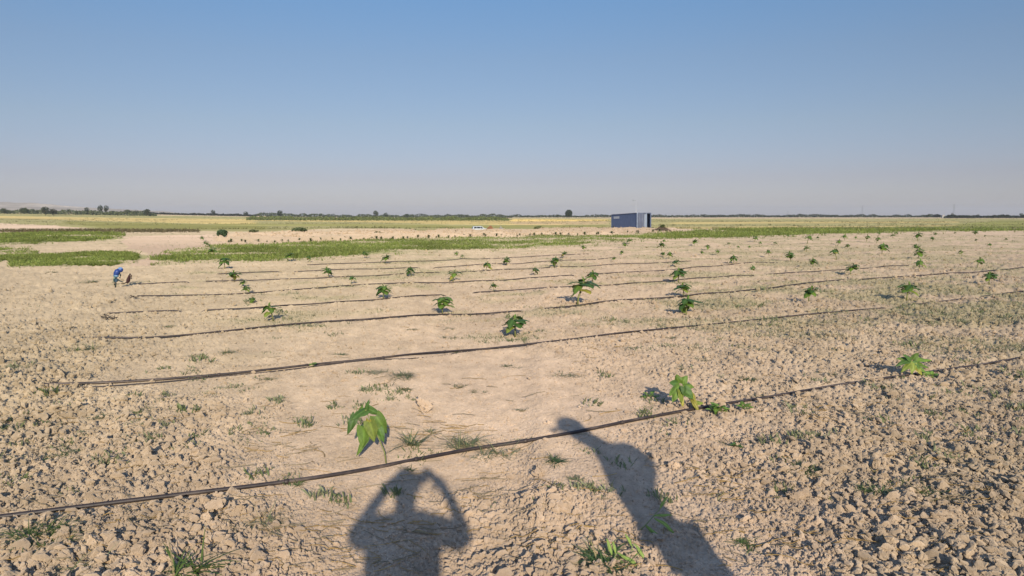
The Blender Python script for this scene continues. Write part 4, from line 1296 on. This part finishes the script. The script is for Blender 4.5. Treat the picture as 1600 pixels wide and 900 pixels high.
X = np.array([p.x for p in P]); Y = np.array([p.y for p in P])
hg = .15 + .25 * rsn.rand(len(X))
ground_cover('verge_weeds', X, Y, base_z(X, Y), hg, hg * 3, np.tile(np.array((.15, .12, .06)), (len(X), 1)), rsn, 6, 'line of brown weeds along the far field edge at the left')

# ------------------------------------------------------------------ container
def container():
    a = Vector((120 * math.tan(math.atan((994.5 - 800) / FPX)), 120, 0))
    z0 = CAM_H - (357.5 - HOR) * 120 / FPX
    u_end = Vector((math.cos(R(-10)), math.sin(R(-10)) * -0 + math.sin(R(8)), 0)).normalized()     # along the door end, to the right
    W, L, H = 2.44, 12.19, 2.59
    sight = math.atan2(a.x, a.y)
    th = R(21.5)
    ax = sight - th                                   # heading (from +Y clockwise) of the long axis, going away to the left
    vl = Vector((math.sin(ax), math.cos(ax), 0)); ve = Vector((math.cos(ax), -math.sin(ax), 0))
    root = empty('shipping_container', (a.x, a.y, z0))
    root.rotation_euler = (R(-1.3), 0, -ax)           # local +Y = long axis, +X = along the door end
    BL = (.16, .20, .31); BD = (.10, .125, .20); LT = (.30, .35, .44)
    def side(x, sgn, name):
        m = MB(); pts = []; n = 44
        prof = []
        for i in range(n):
            y0 = .15 + (L - .3) * i / n; d = (L - .3) / n
            prof += [(y0, 0), (y0 + d * .3, 0), (y0 + d * .5, .036), (y0 + d * .8, .036)]
        prof.append((L - .15, 0))
        V = []; 
        for (y, o) in prof: V += [(x - sgn * o, y, .16), (x - sgn * o, y, H - .11)]
        F = [(2 * i, 2 * i + 2, 2 * i + 3, 2 * i + 1) for i in range(len(prof) - 1)]
        m.add(V, F, BL)
        return m.build(name, M_PAINT, root, False)
    sp = side(.03, -1, 'side_wall'); side(W - .03, 1, 'side_wall')
    m = MB(); box(m, (W / 2, L - .05, H / 2), (W - .12, .04, H - .26), BL); m.build('end_wall', M_PAINT, root, False)
    m = MB(); box(m, (W / 2, L / 2, H - .06), (W - .10, L - .12, .03), (.12, .15, .23)); m.build('roof', M_PAINT, root, False)
    m = MB(); box(m, (W / 2, L / 2, .14), (W - .12, L - .12, .04), (.14, .10, .07)); m.build('floor', M_BARK, root, False)
    m = MB()
    for x in (.05, W - .05):
        box(m, (x, L / 2, .07), (.10, L - .30, .14), BD); box(m, (x, L / 2, H - .05), (.10, L - .30, .10), BD)
    for y in (.06, L - .06):
        box(m, (W / 2, y, .07), (W - .30, .10, .14), BD); box(m, (W / 2, y, H - .05), (W - .30, .10, .10), BD)
    m.build('frame', M_PAINT, root, False)
    for x in (.07, W - .07):
        for y in (.07, L - .07):
            m = MB(); c = LT if (x < 1 and y < 1) else BD
            box(m, (x, y, H / 2), (.15, .15, H), c); m.build('corner_post', M_PAINT, root, False)
    # doors: left leaf shut, right leaf folded out
    def door(hx, ang, colr, flip):
        d = empty('door', (0, 0, 0)) if False else None
        m = MB(); w = 1.13
        V = []; n = 5
        prof = []
        for i in range(n):
            x0 = .08 + (w - .16) * i / n; q = (w - .16) / n
            prof += [(x0, 0), (x0 + q * .3, 0), (x0 + q * .5, .03), (x0 + q * .8, .03)]
        prof.append((w - .08, 0))
        for (x, o) in prof: V += [(x * flip, o, .24), (x * flip, o, H - .16)]
        m.add(V, [(2 * i, 2 * i + 2, 2 * i + 3, 2 * i + 1) for i in range(len(prof) - 1)], colr)
        for (c, s) in (((w / 2 * flip, 0, .20), (w, .05, .10)), ((w / 2 * flip, 0, H - .13), (w, .05, .08)), ((.04 * flip, 0, H / 2), (.08, .05, H - .34)), (((w - .04) * flip, 0, H / 2), (.08, .05, H - .34))):
            box(m, c, s, colr)
        o = m.build('door', M_PAINT, root, False)
        o.location = (hx, .02, 0); o.rotation_euler = (0, 0, ang)
        for x in (.3, .82):
            mr = MB(); tube(mr, [(x * flip, -.06, .12), (x * flip, -.06, H - .06)], .018, (.35, .36, .38), 6)
            mr.build('lock_rod', M_METAL, o)
        return o
    door(.08, 0, (.10, .115, .17), 1)
    door(W - .72, R(-38), LT, -1)
    # white lettering panel on the long side
    m = MB(); 
    for k in range(8): box(m, (.020, L - 1.3 - k * .36, H - .58), (.012, .26, .42), (.75, .74, .72))
    m.build('lettering', M_PAINT, sp, False)
    for i in (0,):
        m = MB(); box(m, (.5, .6, .5), (.5, .5, .6), (.09, .07, .05)); 
    tag(root, 'dark blue steel container with an open door standing alone on the field', 'container')
container()

def small_pole():
    d = 131.; a = (993.5 - 800) / (FPX * _CP + 113 * _SP)
    x, y = d * a, d; z0 = float(base_z(x, y)); zt = CAM_H + (HOR - 313) * d / FPX
    root = empty('light_pole', (x, y, z0))
    m = MB(); tube(m, [(0, 0, 0), (0, 0, zt - z0 - .2)], [.06, .035], (.55, .54, .52), 8); m.build('pole', M_METAL, root)
    m = MB(); tube(m, [(0, 0, zt - z0 - .25), (-.05, 0, zt - z0 - .05), (-.35, 0, zt - z0)], .02, (.45, .45, .45), 6); m.build('arm', M_METAL, root)
    m = MB(); box(m, (-.45, 0, zt - z0), (.40, .2, .10), (.35, .36, .37)); m.build('lamp_head', M_METAL, root)
    tag(root, 'thin pale pole with a small lamp head rising behind the container', 'pole')
small_pole()

# ------------------------------------------------------------------ car
def car():
    d = 178.; a = (750 - 800) / (FPX * _CP + 113 * _SP); x, y = d * a, d
    z0 = CAM_H - (353.3 - HOR) * d / FPX - 1.52
    root = empty('parked_car', (x, y, z0), R(12))
    WH = (.50, .54, .56)
    prof = [(-1.92, .42), (-1.95, .85), (-1.86, 1.0), (-1.72, 1.38), (-1.50, 1.50), (.15, 1.52), (.40, 1.44), (.92, 1.02), (1.70, .90), (1.95, .74), (1.98, .42)]
    secs = [(-.80, .90), (-.74, 1.0), (.74, 1.0), (.80, .90)]
    m = MB(); V = []
    ys = [-.84, -.78, .78, .84]
    for k, yy in enumerate(ys):
        for (px_, pz) in prof:
            tap = 0 if pz < .95 else .14 * (pz - .95) / .55
            s = 1 if k in (1, 2) else .985
            V.append((px_ * s, yy * (1 - tap), pz if k in (1, 2) else .42 + (pz - .42) * .97))
    n = len(prof); F = []
    for k in range(3):
        for i in range(n):
            j = (i + 1) % n
            F.append((k * n + i, k * n + j, (k + 1) * n + j, (k + 1) * n + i))
    F.append(tuple(range(n))[::-1]); F.append(tuple(3 * n + i for i in range(n)))
    m.add(V, F, WH); m.build('body', M_CAR, root, False)
    for sg in (-1, 1):
        for (x0, x1, x2, x3) in ((-1.68, -.95, -.95, -1.50), (-.88, -.10, -.10, -.88), (-.03, .72, .22, -.03)):
            m = MB(); yy = sg * .852; yt = sg * .775
            m.add([(x0, yy, 1.0), (x1, yy, 1.0), (x2, yt, 1.42), (x3, yt, 1.42)], [(0, 1, 2, 3)], (.012, .014, .018)); m.build('window', M_GLASS, root, False)
    m = MB(); m.add([(.92, -.68, 1.045), (.92, .68, 1.045), (.43, .62, 1.445), (.43, -.62, 1.445)], [(0, 1, 2, 3)], (.02, .022, .026)); m.build('windshield', M_GLASS, root, False)
    m = MB(); m.add([(-1.885, -.66, 1.02), (-1.885, .66, 1.02), (-1.745, .6, 1.38), (-1.745, -.6, 1.38)], [(0, 1, 2, 3)], (.02, .022, .026)); m.build('rear_window', M_GLASS, root, False)
    for xx in (-1.25, 1.25):
        for sg in (-1, 1):
            m = MB(); tube(m, [(xx, sg * .66, .31), (xx, sg * .86, .31)], .31, (.02, .02, .02), 16); w_ = m.build('wheel', M_PLASTIC, root)
            m = MB(); tube(m, [(xx, sg * .84, .31), (xx, sg * .872, .31)], .17, (.45, .45, .46), 10); m.build('rim', M_METAL, w_)
    for sg in (-1, 1):
        m = MB(); box(m, (1.93, sg * .62, .74), (.10, .28, .14), (.7, .7, .68)); m.build('headlight', M_CAR, root, False)
        m = MB(); box(m, (-1.93, sg * .66, .86), (.06, .16, .22), (.35, .03, .02)); m.build('tail_light', M_CAR, root, False)
        m = MB(); box(m, (.55, sg * .95, 1.0), (.12, .16, .12), WH); m.build('mirror', M_CAR, root, False)
    tag(root, 'small white car with dark windows half hidden behind the soil ridge', 'car')
car()

def mound(name, px, dist, base_z_, wp, hp_top, col, lab, cat, seed, lumps=.25, foliage=0):
    a = (px - 800) / (FPX * _CP + 113 * _SP); x, y = dist * a, dist
    z0 = base_z_ if base_z_ is not None else float(base_z(x, y))
    m_ = dist / FPX; H = CAM_H + (HOR - hp_top) * m_ - z0; W = wp * m_ * .5
    n = 44; g = np.linspace(-1.05, 1.05, n); GX, GY = np.meshgrid(g, g)
    r = np.hypot(GX, GY)
    Z = np.clip(1 - r ** 1.25, -.05, 1) ** 1.0
    Z = Z * (1 - lumps) + lumps * fbm((GX + seed) * 3.2, GY * 3.2, seed, 4) * (Z > 0) * (Z + .25)
    Z = Z / Z.max() * H
    V = np.stack([GX.ravel() * W, GY.ravel() * W * .8, Z.ravel() - .03], 1)
    I = np.arange(n * n).reshape(n, n)
    F = np.stack([I[:-1, :-1], I[:-1, 1:], I[1:, 1:], I[1:, :-1]], -1).reshape(-1, 4)
    C = np.array(col) * (.7 + .6 * fbm((GX + seed) * 8, GY * 8, seed + 1, 3)).ravel()[:, None]
    o = bulk(name, V, F, C, M_CLOD, False); o.location = (x, y, z0)
    tag(o, lab, cat)
    return o, H
_hp = at(1035, 361.5)
mo, H = mound('soil_heap', 1035, _hp.y, _hp.z + .05, 30, 352.5, (.085, .062, .045), 'small dark brown heap of earth just right of the container', 'heap', 3)
mb = MB(); crown(mb, (0.05, -.15, H * .92), .42, .4, .30, 260, .05, (.10, .12, .045), 5); mb.build('weeds', M_FAR, mo, False)
mound('soil_heap', 766, 172, None, 18, 351.8, (.25, .12, .06), 'reddish brown mound between the white car and the grey rubble', 'heap', 8, .5)
mound('rubble_pile', 783, 165, None, 15, 352.2, (.30, .28, .25), 'grey rubble pile right of the reddish mound near the car', 'rubble', 12, .6)

# pale hut on the horizon
def hut():
    d = 1000.; a = (1473 - 800) / (FPX * _CP + 113 * _SP); x, y = d * a, d
    root = empty('hut', (x, y, float(base_z(x, y))), .1)
    m = MB(); box(m, (0, 0, 1.5), (3.2, 3, 3.0), (.36, .35, .31)); m.build('wall', M_PAINT, root, False)
    m = MB(); m.add([(-1.8, -1.7, 3.0), (1.8, -1.7, 3.0), (1.8, 1.7, 3.0), (-1.8, 1.7, 3.0), (0, -1.7, 3.8), (0, 1.7, 3.8)], [(0, 1, 4), (2, 3, 5), (1, 2, 5, 4), (3, 0, 4, 5), (0, 3, 2, 1)], (.45, .40, .35)); m.build('roof', M_PAINT, root, False)
    m = MB(); box(m, (.3, -1.52, 1.0), (.9, .05, 1.9), (.2, .2, .2)); m.build('door', M_PAINT, root, False)
    tag(root, 'tiny pale hut between the dark trees on the right horizon', 'hut')
hut()

def pylon(px, dist, toppy, lab):
    a = (px - 800) / (FPX * _CP + 113 * _SP); x, y = dist * a, dist
    z0 = float(base_z(x, y)); H = CAM_H + (HOR - toppy) * dist / FPX - z0
    root = empty('power_pylon', (x, y, z0), .4)
    c = (.30, .31, .32); m = MB(); b = H * .09
    lev = [0, .2, .38, .53, .66, .78, .88, 1.0]
    def hw(t): return b * (1 - t) ** 1.1 + .25
    for sx in (-1, 1):
        for sy in (-1, 1):
            tube(m, [(sx * hw(t), sy * hw(t), t * H) for t in lev], .13, c, 4)
    for t0, t1 in zip(lev[:-1], lev[1:]):
        for s in (-1, 1):
            tube(m, [(-hw(t0), s * hw(t0), t0 * H), (hw(t1), s * hw(t1), t1 * H)], .07, c, 4)
            tube(m, [(hw(t0), s * hw(t0), t0 * H), (-hw(t1), s * hw(t1), t1 * H)], .07, c, 4)
            tube(m, [(s * hw(t0), -hw(t0), t0 * H), (s * hw(t1), hw(t1), t1 * H)], .07, c, 4)
    m.build('lattice_tower', M_METAL, root)
    for t, wv in ((.72, .17), (.84, .22), (.95, .15)):
        m = MB(); tube(m, [(-wv * H, 0, t * H), (0, 0, t * H + .03 * H), (wv * H, 0, t * H)], .10, c, 4)
        tube(m, [(-wv * H, 0, t * H), (wv * H, 0, t * H)], .10, c, 4)
        m.build('cross_arm', M_METAL, root)
    tag(root, lab, 'pylon', 'power pylons on the right horizon')
pylon(1347, 2600, 321, 'faint lattice pylon in the middle of the right horizon')
pylon(1490, 2000, 319, 'nearest and clearest lattice pylon, above the small pointed tree')
pylon(1231, 3200, 329, 'smallest, farthest lattice pylon, nearest the container')

# ------------------------------------------------------------------ blue riser and dark bag at the left
def blue_riser():
    p = at(181, 450); m = mpp(p)
    z0 = float(ground_z(np.array([p.x]), np.array([p.y]))[0])
    root = empty('valve_riser', (p.x, p.y, z0))
    def Q(x, z, y=0): return ((x - 181) * m, y, (450 - z) * m)
    B = (.025, .055, .22); LB = (.13, .24, .36); DK = (.03, .04, .035)
    mb_ = MB(); tube(mb_, [Q(180, 452), Q(181, 445), Q(181.5, 438), Q(182, 434)], [.018, .016, .018, .02], DK, 8); mb_.build('stake', M_PLASTIC, root)
    mb_ = MB(); tube(mb_, [Q(179, 445), Q(178.5, 438), Q(181, 431)], [.014, .018, .03], (.10, .17, .12), 8)
    tube(mb_, [Q(184, 436), Q(188, 438.5), Q(193, 440.5)], [.022, .016, .010], DK, 8); mb_.build('outlet_pipe', M_PLASTIC, root)
    mb_ = MB(); tube(mb_, [Q(182.2, 440), Q(181.8, 436), Q(182, 431), Q(183.2, 428)], [.030, .055, .062, .050], LB, 12); mb_.build('lower_body', M_PLASTIC, root)
    mb_ = MB(); tube(mb_, [Q(181.5, 431), Q(183, 427), Q(185, 423.5), Q(187.2, 421.5)], [.045, .062, .062, .045], B, 12); mb_.build('upper_body', M_PLASTIC, root)
    mb_ = MB(); V, F = ico(3); mb_.add(V * np.array([.060, .055, .060]) + np.array(Q(189.6, 421.0)), F, np.where((V[:, 2] > .45)[:, None], (.16, .28, .48), B)); mb_.build('cap', M_PLASTIC, root)
    mb_ = MB(); tube(mb_, [Q(188, 426), Q(189.5, 430), Q(188, 434)], [.014, .016, .018], DK, 8); mb_.build('handle', M_PLASTIC, root)
    tag(root, 'leaning bright blue riser with pale blue lower body at the left hose ends', 'riser')
    p = at(199, 444); 
    z0 = float(ground_z(np.array([p.x]), np.array([p.y]))[0])
    root = empty('sack', (p.x, p.y, z0)); m = mpp(p)
    mb_ = MB(); V, F = ico(3); rsx = np.random.RandomState(3)
    n3 = 1 + .12 * np.sin(V[:, 0] * 5 + V[:, 2] * 4)[:, None]
    tilt = V * np.array([.042, .045, .105]) * n3; tilt[:, 0] += tilt[:, 2] * .30
    mb_.add(tilt + np.array([.035, 0, .115]), F, (.055, .028, .028)); mb_.build('sack_body', M_CLOTH, root)
    mb_ = MB(); tube(mb_, [(.05, 0, .20), (.075, 0, .25), (.11, .0, .19), (.10, 0, .12)], .012, (.05, .03, .03), 6); mb_.build('sack_strap', M_CLOTH, root)
    mb_ = MB(); tube(mb_, [(0, 0, .05), (-.05, -.05, .02), (-.13, -.12, .012), (-.2, -.15, .012)], .012, (.10, .07, .04), 6); mb_.build('sack_cord', M_CLOTH, root)
    tag(root, 'small dark maroon sack standing right of the blue riser', 'sack')
blue_riser()

# ------------------------------------------------------------------ the two people whose shadows fall into the picture
def skinned(name, joints, edges, mat, col, parent=None, sub=2, root_idx=0):
    me = bpy.data.meshes.new(name)
    me.from_pydata([j[0] for j in joints], edges, [])
    o = bpy.data.objects.new(name, me); COL.objects.link(o)
    o.modifiers.new('skin', 'SKIN'); o.modifiers['skin'].use_smooth_shade = True
    for i, j in enumerate(joints):
        sv = me.skin_vertices[0].data[i]
        r_ = j[1]; sv.radius = (r_, r_) if np.isscalar(r_) else r_
        sv.use_root = (i == root_idx)
    s = o.modifiers.new('sub', 'SUBSURF'); s.levels = sub; s.render_levels = sub
    dg = bpy.context.evaluated_depsgraph_get()
    em = bpy.data.meshes.new_from_object(o.evaluated_get(dg))
    o.modifiers.clear(); o.data = em
    a = em.color_attributes.get('Col') or em.color_attributes.new('Col', 'FLOAT_COLOR', 'POINT')
    a.data.foreach_set('color', np.tile(np.array([*col, 1.0]), len(em.vertices)))
    em.materials.clear(); em.materials.append(mat)
    em.polygons.foreach_set('use_smooth', [True] * len(em.polygons))
    if parent is not None: o.parent = parent
    return o

def person(name, J, lab, rz=0, loc=(0, 0, 0), shirt=(.12, .16, .25), trouser=(.08, .08, .09), hair=(.03, .025, .02), cap=None, fingers=True):
    """J: joints by name in metres; the whole body is one continuous skin, clothes are shells over it"""
    root = empty(name, loc, rz)
    order = ['pelvis', 'waist', 'chest', 'neck0', 'neck1', 'skull', 'crown',
             'shL', 'elL', 'wrL', 'paL', 'shR', 'elR', 'wrR', 'paR',
             'hipL', 'knL', 'anL', 'hlL', 'toL', 'hipR', 'knR', 'anR', 'hlR', 'toR']
    rad = dict(pelvis=(.145, .105), waist=(.135, .10), chest=(.155, .11), neck0=.068, neck1=.062, skull=(.078, .095), crown=(.062, .075),
               sh=.060, el=.044, wr=.031, pa=(.038, .018), hip=.085, kn=.055, an=.038, hl=.040, to=.035)
    idx = {k: i for i, k in enumerate(order)}
    if cap: rad.update(neck0=.095, neck1=.075, skull=(.088, .100), crown=(.070, .080))
    joints = []
    for k in order:
        r_ = rad.get(k) or rad[k[:2] if k[:2] in rad else k[:3]]
        joints.append((J[k], r_))
    E = [('pelvis', 'waist'), ('waist', 'chest'), ('chest', 'neck0'), ('neck0', 'neck1'), ('neck1', 'skull'), ('skull', 'crown'),
         ('chest', 'shL'), ('shL', 'elL'), ('elL', 'wrL'), ('wrL', 'paL'), ('chest', 'shR'), ('shR', 'elR'), ('elR', 'wrR'), ('wrR', 'paR'),
         ('pelvis', 'hipL'), ('hipL', 'knL'), ('knL', 'anL'), ('anL', 'hlL'), ('hlL', 'toL'), ('pelvis', 'hipR'), ('hipR', 'knR'), ('knR', 'anR'), ('anR', 'hlR'), ('hlR', 'toR')]
    edges = [(idx[a], idx[b]) for a, b in E]
    # fingers grow out of the palms, so the body stays one mesh
    for sd in 'LR':
        pa = Vector(J['pa' + sd]); wr = Vector(J['wr' + sd]); d = (pa - wr).normalized()
        sidev = Vector(J['fs' + sd]).normalized(); curl = Vector(J['fc' + sd]).normalized()
        for k, (o_, L) in enumerate([(-.026, .066), (-.009, .076), (.009, .072), (.026, .056)]):
            b0 = pa + d * .035 + sidev * o_
            pts = [b0, b0 + (d * .8 + curl * .5).normalized() * L * .5, b0 + (d * .8 + curl * .5).normalized() * L * .5 + (d * .2 + curl).normalized() * L * .5]
            s0 = len(joints)
            joints += [(tuple(pts[0]), .0095), (tuple(pts[1]), .0085), (tuple(pts[2]), .007)]
            edges += [(idx['pa' + sd], s0), (s0, s0 + 1), (s0 + 1, s0 + 2)]
        tb = pa - d * .02 - sidev * .035
        t1 = tb + (d * .5 - sidev * .8 + curl * .3).normalized() * .032; t2 = t1 + (d * .8 + curl * .4).normalized() * .028
        s0 = len(joints)
        joints += [(tuple(tb), .012), (tuple(t1), .0105), (tuple(t2), .009)]
        edges += [(idx['pa' + sd], s0), (s0, s0 + 1), (s0 + 1, s0 + 2)]
    skin_c = (.42, .26, .18)
    body = skinned('body', joints, edges, M_SKIN, skin_c, root)
    # face
    f = Vector(J['face']).normalized(); sk = Vector(J['skull']); up = (Vector(J['crown']) - sk).normalized(); sd = f.cross(up).normalized()
    m = MB(); tube(m, [tuple(sk + f * .090 + up * .022), tuple(sk + f * .118 - up * .012), tuple(sk + f * .094 - up * .020)], [.007, .013, .010], skin_c, 8); m.build('nose', M_SKIN, root)
    for s in (-1, 1):
        m = MB(); V, F = ico(2); m.add(V * .011 + np.array(sk + f * .088 + sd * s * .032 + up * .022), F, (.05, .04, .035)); m.build('eye', M_GLASS, root)
        m = MB(); m.add(V * np.array([.012, .02, .03]) + np.array(sk + sd * s * .082 - f * .005 + up * .0), F, skin_c); m.build('ear', M_SKIN, root)
    m = MB(); tube(m, [tuple(sk + f * .094 - up * .045 + sd * k) for k in (-.024, 0, .024)], [.004, .007, .004], (.30, .13, .11), 6); m.build('mouth', M_SKIN, root)
    # hair or cap
    V, F = ico(3); m = MB()
    c = sk + up * .030 - f * .012
    W_ = V[:, 0:1] * np.array(sd)[None] * .088 + V[:, 1:2] * np.array(f)[None] * .105 + V[:, 2:3] * np.array(up)[None] * .100 + np.array(c)[None]
    keepv = (V[:, 2] > -.15) | (V[:, 1] < -.2)
    FF = [tuple(t) for t in F if all(keepv[i] for i in t)]
    if cap is None:
        m.add(W_, FF, hair); m.build('hair', M_CLOTH, root)
    else:
        m.add(W_, FF, hair); m.build('hair', M_CLOTH, root)
        m = MB(); W2 = (W_ - np.array(c)) * 1.05 + np.array(c) + np.array(up) * .012
        FF2 = [tuple(t) for t in F if all(V[i, 2] > .12 for i in t)]
        m.add(W2, FF2, cap)
        br = []
        for r_ in (.085, .19):
            for a in np.linspace(-.75, .75, 9): br.append(np.array(c + up * .028 + f * (math.cos(a) * r_ + .01) + sd * math.sin(a) * min(r_, .10) - up * (.02 if r_ > .1 else 0)))
        m.add(br, [(i, i + 1, i + 10, i + 9) for i in range(8)], cap); m.build('cap', M_CLOTH, root)
    # shirt
    sj = ['pelvis', 'waist', 'chest', 'shL', 'elL', 'shR', 'elR', 'neck0']
    sr = [((.150, .135) if cap else (.180, .135)), (.172, .130), (.185, .135), .082, .068, .082, .068, (.105 if cap else .070)]
    P = lambda k: Vector(J[k])
    sjoints = [(J[k], r_) for k, r_ in zip(sj, sr)]
    skinned('shirt', sjoints, [(0, 1), (1, 2), (2, 3), (3, 4), (2, 5), (5, 6), (2, 7)], M_CLOTH, shirt, root)
    tj = [(tuple(P('pelvis') + Vector((0, 0, .04))), ((.138, .122) if cap else (.165, .122)))]
    for s in 'LR': tj += [(J['hip' + s], .100), (J['kn' + s], .074), (tuple(P('an' + s) + Vector((0, 0, .02))), .060)]
    skinned('trousers', tj, [(0, 1), (1, 2), (2, 3), (0, 4), (4, 5), (5, 6)], M_CLOTH, trouser, root)
    for s in 'LR':
        a_, b_ = P('hl' + s), P('to' + s)
        skinned('shoe', [(tuple(a_ - (b_ - a_) * .15), .046), (tuple(a_.lerp(b_, .5)), .046), (tuple(b_ + (b_ - a_) * .12), .040)], [(0, 1), (1, 2)], M_CLOTH, (.06, .05, .045), root, 1)
    return root

# photographer: both hands raised, holding the phone that is the camera
PX, PY = .01, -.30
zf = .0
JP = dict(pelvis=(PX, PY - .03, .95), waist=(PX, PY - .02, 1.13), chest=(PX, PY - .01, 1.36), neck0=(PX, PY, 1.49), neck1=(PX, PY + .01, 1.54), skull=(PX, PY + .02, 1.635), crown=(PX, PY + .01, 1.705),
 shL=(PX - .175, PY - .01, 1.435), elL=(PX - .28, PY + .03, 1.375), wrL=(-.125, -.085, 1.575), paL=(-.085, -.050, 1.61),
 shR=(PX + .175, PY - .01, 1.435), elR=(PX + .325, PY + .03, 1.365), wrR=(.215, -.085, 1.575), paR=(.165, -.050, 1.61),
 hipL=(PX - .10, PY - .02, .86), knL=(PX - .12, PY + .01, .48), anL=(PX - .13, PY - .03, .09), hlL=(PX - .13, PY - .06, .045), toL=(PX - .15, PY + .12, .04),
 hipR=(PX + .10, PY - .02, .86), knR=(PX + .12, PY + .01, .48), anR=(PX + .13, PY - .03, .09), hlR=(PX + .13, PY - .06, .045), toR=(PX + .15, PY + .12, .04),
 fsL=(0, .1, 1), fcL=(1, .0, .1), fsR=(0, .1, 1), fcR=(-1, .0, .1), face=(0, 1, 0))
pr_ = person('person', JP, 'x', shirt=(.30, .30, .32))
tag(pr_, 'person raising a phone with both hands, known by the wide shadow with bent arms', 'person')
ph = empty('phone', (.035, -.030, 1.605))
m = MB(); box(m, (0, 0, 0), (.160, .008, .075), (.03, .03, .035)); pb = m.build('phone_case', M_PLASTIC, ph, False)
bv = pb.modifiers.new('bevel', 'BEVEL'); bv.width = .003; bv.segments = 2
m = MB(); box(m, (0, -.0050, 0), (.150, .0016, .068), (.02, .02, .025)); m.build('screen', M_GLASS, ph, False)
m = MB(); box(m, (-.045, .0050, .016), (.03, .0022, .03), (.05, .05, .055)); cb = m.build('camera_bump', M_PLASTIC, ph, False)
for dz in (.008, .024):
    m = MB(); tube(m, [(-.045, .0062, dz), (-.045, .0080, dz)], .006, (.01, .01, .012), 12); m.build('lens', M_GLASS, cb)
tag(ph, 'dark phone held up in both hands of the person with the wide shadow', 'phone')

# bystander at the right, side on, head bent forward to the left
QX, QY = 1.20, .98
JB = dict(pelvis=(-.02, 0, .94), waist=(-.035, 0, 1.10), chest=(.04, 0, 1.30), neck0=(.04, 0, 1.44), neck1=(.0, 0, 1.50), skull=(-.085, 0, 1.60), crown=(-.10, 0, 1.67),
 shL=(.03, -.15, 1.39), elL=(-.06, -.19, 1.17), wrL=(-.12, -.12, .99), paL=(-.14, -.06, .95),
 shR=(.185, .10, 1.41), elR=(.20, .19, 1.25), wrR=(.0, .17, 1.06), paR=(-.08, .12, 1.05),
 hipL=(-.01, -.08, .88), knL=(-.03, -.10, .47), anL=(.01, -.10, .09), hlL=(.05, -.10, .045), toL=(-.13, -.12, .04),
 hipR=(-.01, .08, .88), knR=(.02, .10, .47), anR=(.07, .10, .09), hlR=(.10, .10, .045), toR=(-.07, .13, .04),
 fsL=(1, .0, 0), fcL=(0, 1, 0), fsR=(0, 0, 1), fcR=(0, -1, 0), face=(-.97, 0, -.12))
pb_ = person('person', JB, 'x', loc=(QX, QY, 0), shirt=(.16, .20, .30), trouser=(.10, .09, .08), cap=(.12, .12, .14))
tag(pb_, 'person in a cap standing sideways, known by the tall narrow shadow on the right', 'person')

# ------------------------------------------------------------------ dusty air
def haze():
    m = MB(); box(m, (0, 0, 0), (19000, 19000, 1), (1, 1, 1))
    mat = bpy.data.materials.new('haze_air'); mat.use_nodes = True
    n = mat.node_tree; n.nodes.clear()
    o = n.nodes.new('ShaderNodeOutputMaterial'); v = n.nodes.new('ShaderNodeVolumePrincipled')
    v.inputs['Color'].default_value = (.86, .87, .92, 1); v.inputs['Density'].default_value = HAZE
    v.inputs['Anisotropy'].default_value = 0.0
    n.links.new(v.outputs[0], o.inputs['Volume'])
    z1 = 95.0; z0 = -5.0
    ob = m.build('haze', mat, None, False)
    ob.scale = (1, 1, z1 - z0); ob.location = (0, 0, (z0 + z1) / 2)
    tag(ob, kind='stuff', label='thin dusty haze lying over the whole plain', cat='haze')
HAZE = 0.00009
haze()
